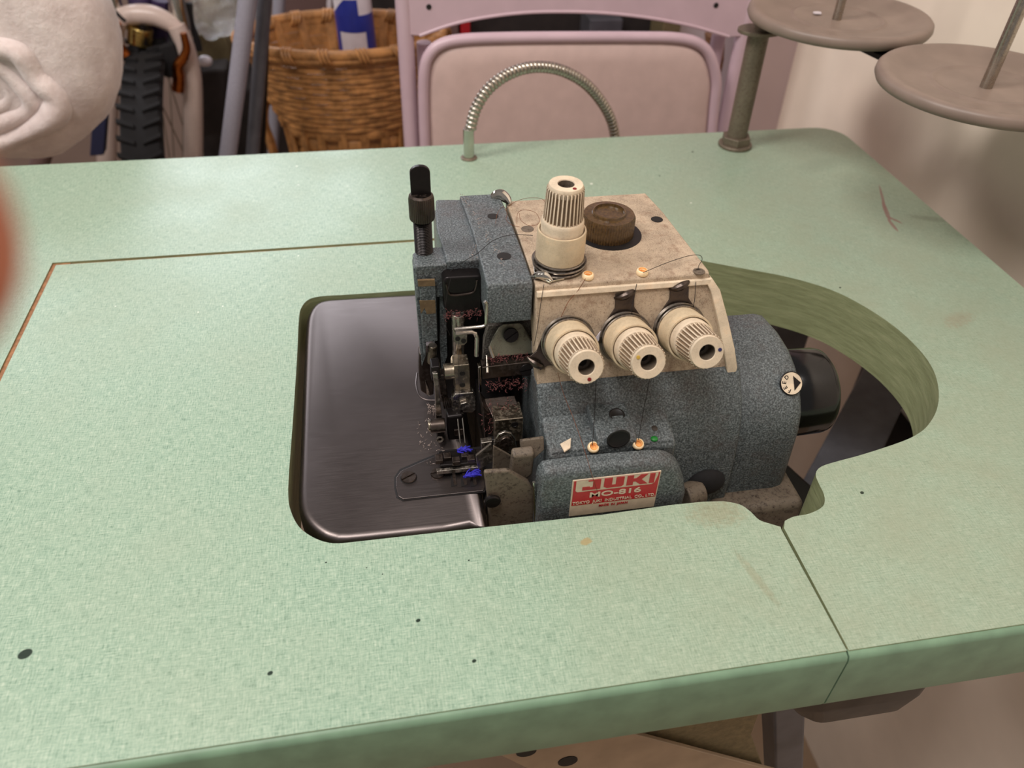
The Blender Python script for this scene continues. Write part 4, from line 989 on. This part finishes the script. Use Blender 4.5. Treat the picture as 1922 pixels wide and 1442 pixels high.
# fork: arch, legs, stanchions, steerer
ay = 1290
arch = [(214, 40), (228, 32), (258, 27), (290, 30), (322, 45), (344, 60)]
b = B(); q = crom([Y_(a, c, ay) for a, c in arch], 5)
b.tube(q, 11, 12, rf=lambda t: 10+4*math.sin(PI*t)); b.build('fork_arch', 'cream', bike)
for pts_ in (((330, 48), (345, 80), (356, 120), (362, 170), (363, 300)), ((222, 36), (214, 60), (206, 120), (203, 170), (200, 300))):
    q = crom([Y_(a, c, ay-5) for a, c in pts_], 4); e_ = q[-1]; q.append(V((e_.x, wc.y, wc.z)))
    B().tube(q, 14, 14, rf=lambda t: 13+2*t).build('fork_leg', 'cream', bike)
for (xa, r, m) in ((344, 7, 'chrome'), (225, 7, 'chrome')): 
    a = Y_(xa, 55, ay+6); B().tube([a, a+V((0, 40, 260))], r*1.6, 14).build('stanchion', m, bike)
a = Y_(275, 60, ay+30); B().tube([a, a+V((0, 55, 240))], 17, 16).build('head_tube', 'purple', bike)
B().cyl(Y_(262, 82, ay), Y_(264, 50, ay), 17).build('crown_boss', 'gold', bike, 2)
B().cyl(Y_(272, 84, ay-10), Y_(268, 48, ay-10), 5).build('cable_stop', 'black', bike)
for pts_, nm in ((((344, 62), (350, 90), (345, 108), (334, 124), (336, 145), (334, 170)), 0), (((221, 42), (219, 70), (226, 92), (234, 105)), 1)):
    q = crom([Y_(a, c, ay-30) for a, c in pts_], 5); B().tube(q, 8, 10, rf=lambda t: 5+4.5*t).build('brake_arm', 'bronze', bike)
c = Y_(320, 120, ay-18); B().prism([c+V(p) for p in ((-12, 0, 24), (12, 0, 30), (14, 0, -24), (-14, 0, -20))], (0, 14, 0)).build('brake_pad', 'rubber', bike, 3)
B().tube(crom([Y_(a, c, ay-40) for a, c in ((205, -10), (212, 15), (226, 32), (236, 40))], 5), 2.6, 8).build('brake_cable', 'rubber', bike)
B().tube(crom([Y_(a, c, ay+20) for a, c in ((355, 5), (358, 40), (370, 75), (374, 95))], 5), 5, 8).build('brake_cable', 'rubber', bike)
B().tube(crom([Y_(a, c, ay+30) for a, c in ((300, 0), (300, 60), (298, 120))], 5), 12, 8).build('down_tube', 'purple', bike)

# second bicycle wheel seen from the side behind the batting
b2 = thing('child_bicycle', (-560, 1250, -750), 'bicycle wheel with dark blue tire and bare spokes below the white batting', 'bicycle')
e0 = Y_(165, 260, 1200); R2 = 250
wc2 = V((e0.x-R2+15, 1200, -495)); wc2.z = -750+R2+4
wheel(wc2, R2, 44, (.25, 1, .0), b2, 'bluerub', knob=False)
q = Y_(186, 255, 1180); B().prism([Y_(a, c, 1180) for a, c in ((173, 220), (200, 222), (195, 292), (168, 294))], (0, 20, 0)).build('mudguard_stay', 'bluerub', b2, 2)
a = Y_(112, 225, 1180); c = Y_(100, 305, 1180); d = (c-a); B().tube([a-d*1.2, V((wc2.x, 1180, wc2.z))], 13, 14).build('fork_leg', 'brownbox', b2)

# ------------------------------------------------------------------ clutter further back
t = thing('olive_bag', (-250, 1650, -750), 'olive canvas bag standing behind the grey tubes', 'bag')
q = [Y_(a, c, 1500) for a, c in ((368, 40), (395, 30), (425, 60), (440, 90), (438, 135), (420, 150), (380, 150), (366, 120))]
cx_ = sum((p for p in q), V())/len(q)
b = B(); b.loft([[cx_+(p-cx_)*f+V((0, dy, 0)) for p in crom(q, 3, True)] for f, dy in ((.75, 0), (.95, 15), (1.05, 60), (1.05, 200), (.8, 240))]); b.build('bag_body', 'olive', t)
B().box(cx_.x-75, cx_.x+75, 1510, 1730, -750, cx_.z-70).build('bag_base', 'dark', t, 8, 3)
def crumple(name, c, rx, ry, rz, mat, label, cat, seed=0):
    b = B(); b.ball(c, rx, ry, rz, 40)
    for v in b.bm.verts:
        d = v.co-V(c); k = 1+.35*noise.noise(d*.035+V((seed, 0, 0)))+.22*noise.noise(d*.09+V((0, seed, 0))); v.co = V(c)+d*k
    return tag(b.build(name, mat, ang=25), label, cat)
crumple('clear_plastic_bag', Y_(410, 25, 1480), 60, 40, 34, 'film', 'crumpled clear plastic bag on the olive bag behind the grey tubes', 'bag', 3)['group'] = 'clear plastic bags'
crumple('clear_plastic_bag', Y_(488, 32, 1420), 16, 20, 34, 'film', 'small clear plastic bag between the two grey tubes', 'bag', 9)['group'] = 'clear plastic bags'
crumple('foil_packet', Y_(383, 115, 1390), 12, 9, 8, 'tube_w', 'small pale packet beside the right fork leg', 'packet', 5)
o = B().prism([Y_(a, c, 1420) for a, c in ((368, 135), (425, 130), (425, 250), (378, 258))], (0, 60, 0)).build('dark_case', 'dark', bevel=6); tag(o, 'black case low between the bicycle fork and grey tubes', 'case')
o = B().prism([Y_(a, c, 1500) for a, c in ((522, -60), (640, -60), (640, 60), (522, 60))], (0, 30, 0)).build('brown_board', 'brownbox', bevel=2); tag(o, 'dusky brown board behind the wicker basket', 'board')
o = B().prism([Y_(a, c, 1480) for a, c in ((618, -40), (624, -40), (622, 16), (616, 20), (613, 10))], (0, 5, 0)).build('paper_strip', 'tube_w', bevel=1); tag(o, 'narrow pale paper strip hanging on the brown board', 'paper')
o = B().box(-30, 120, 1560, 1640, -750, 60).build('dark_cabinet', 'dark', bevel=4); tag(o, 'dark upright cabinet behind the blue and white roll', 'cabinet')
o = B().box(120, 470, 1300, 1500, -750, 40).build('dark_cabinet', 'dark', bevel=4); tag(o, 'low dark cabinet seen through the gap above the folded seat', 'cabinet')
t = thing('book_row', (0, 0, 0), 'x', 'x'); bpy.data.objects.remove(t)
for i, (xa, xb, m, lb_) in enumerate(((828, 858, 'brownbox', 'brown'), (862, 880, 'red', 'red'), (1100, 1160, 'stand', 'grey'), (1235, 1290, 'olive', 'olive'))):
    a = Y_(xa, 60, 1250); c = Y_(xb, 60, 1250)
    o = B().box(a.x, c.x, 1230, 1290, -750, Y_(xa, 30, 1250).z).build('upright_box', m, bevel=2); tag(o, lb_+' upright box glimpsed between chair backrest and folded seat', 'box', 'boxes behind the chair')
o = B().prism([Y_(a, c, 1000) for a, c in ((1332, 70), (1362, 60), (1352, 250), (1345, 250))], (0, 20, 0)).build('brown_batten', 'raw', bevel=1); tag(o, 'dark brown batten behind the right tube of the pink chair', 'batten')

# ------------------------------------------------------------------ fingertip close to the lens
def camp(px, py, d): return CAM + M @ V(((px-961)/F*d, -(py-721)/F*d, -d))
tip = camp(-268, 455, 46); bs = camp(-1500, 560, 54); mid = camp(-800, 480, 49)
ps = crom([tip, mid, bs], 10); 
rf = lambda t: 7.6*math.sqrt(max(.02, 1-(1-min(1, t/.2))**2))*(1+.08*t) if t < .2 else 7.6*(1+.08*t)
dirv = (ps[0]-ps[1]).normalized(); ps = [ps[0]+dirv*(7.0*f) for f in (1.0, .97, .9, .75, .5)]+ps
fr = [.8, 2.8, 4.8, 6.6, 8.2]+[9.2+.02*i for i in range(len(ps)-5)]
b = B(); q0 = B()
fg = B().tube(ps, 7, 20, rf=lambda t: fr[min(len(fr)-1, int(round(t*(len(ps)-1))))]).build('fingertip', 'skin', ang=80)
tag(fg, 'blurred fingertip of a person intruding at the left edge of the view', 'finger')
up_ = M @ V((0, .2, -1)); nb = B(); nc = ps[5]+up_.normalized()*6.4; nb.ball(nc, 5, 4.5, 1.6, 16); no = nb.build('fingernail', 'nail', fg)
# ------------------------------------------------------------------ light
def area(name, loc, tgt, size, power, col, sy=None):
    l = bpy.data.lights.new(name, 'AREA'); l.energy = power; l.color = col; l.shape = 'RECTANGLE'; l.size = size; l.size_y = sy or size
    o = bpy.data.objects.new(name, l); COL.objects.link(o); o.location = V(loc)*S
    o.rotation_euler = (V(tgt)-V(loc)).to_track_quat('-Z', 'Y').to_euler(); return o
area('ceiling_light', (-250, -150, 1500), (120, 400, 0), .45, 13, (1, .94, .90))
area('ceiling_light', (-560, 2050, 700), (-150, 600, 0), 1.2, 11, (.90, .93, 1), .45)
area('ceiling_light', (-750, 350, 1250), (500, 600, 60), .4, 12.5, (1, .93, .88))
w = bpy.data.worlds.new('room'); sc.world = w; w.use_nodes = True
bg = w.node_tree.nodes['Background']; bg.inputs[0].default_value = (.50, .46, .44, 1); bg.inputs[1].default_value = .58
sc.view_settings.view_transform = 'Standard'; sc.view_settings.look = 'None'; sc.view_settings.gamma = 1; sc.view_settings.exposure = -0.07
sc.view_settings.use_curve_mapping = False
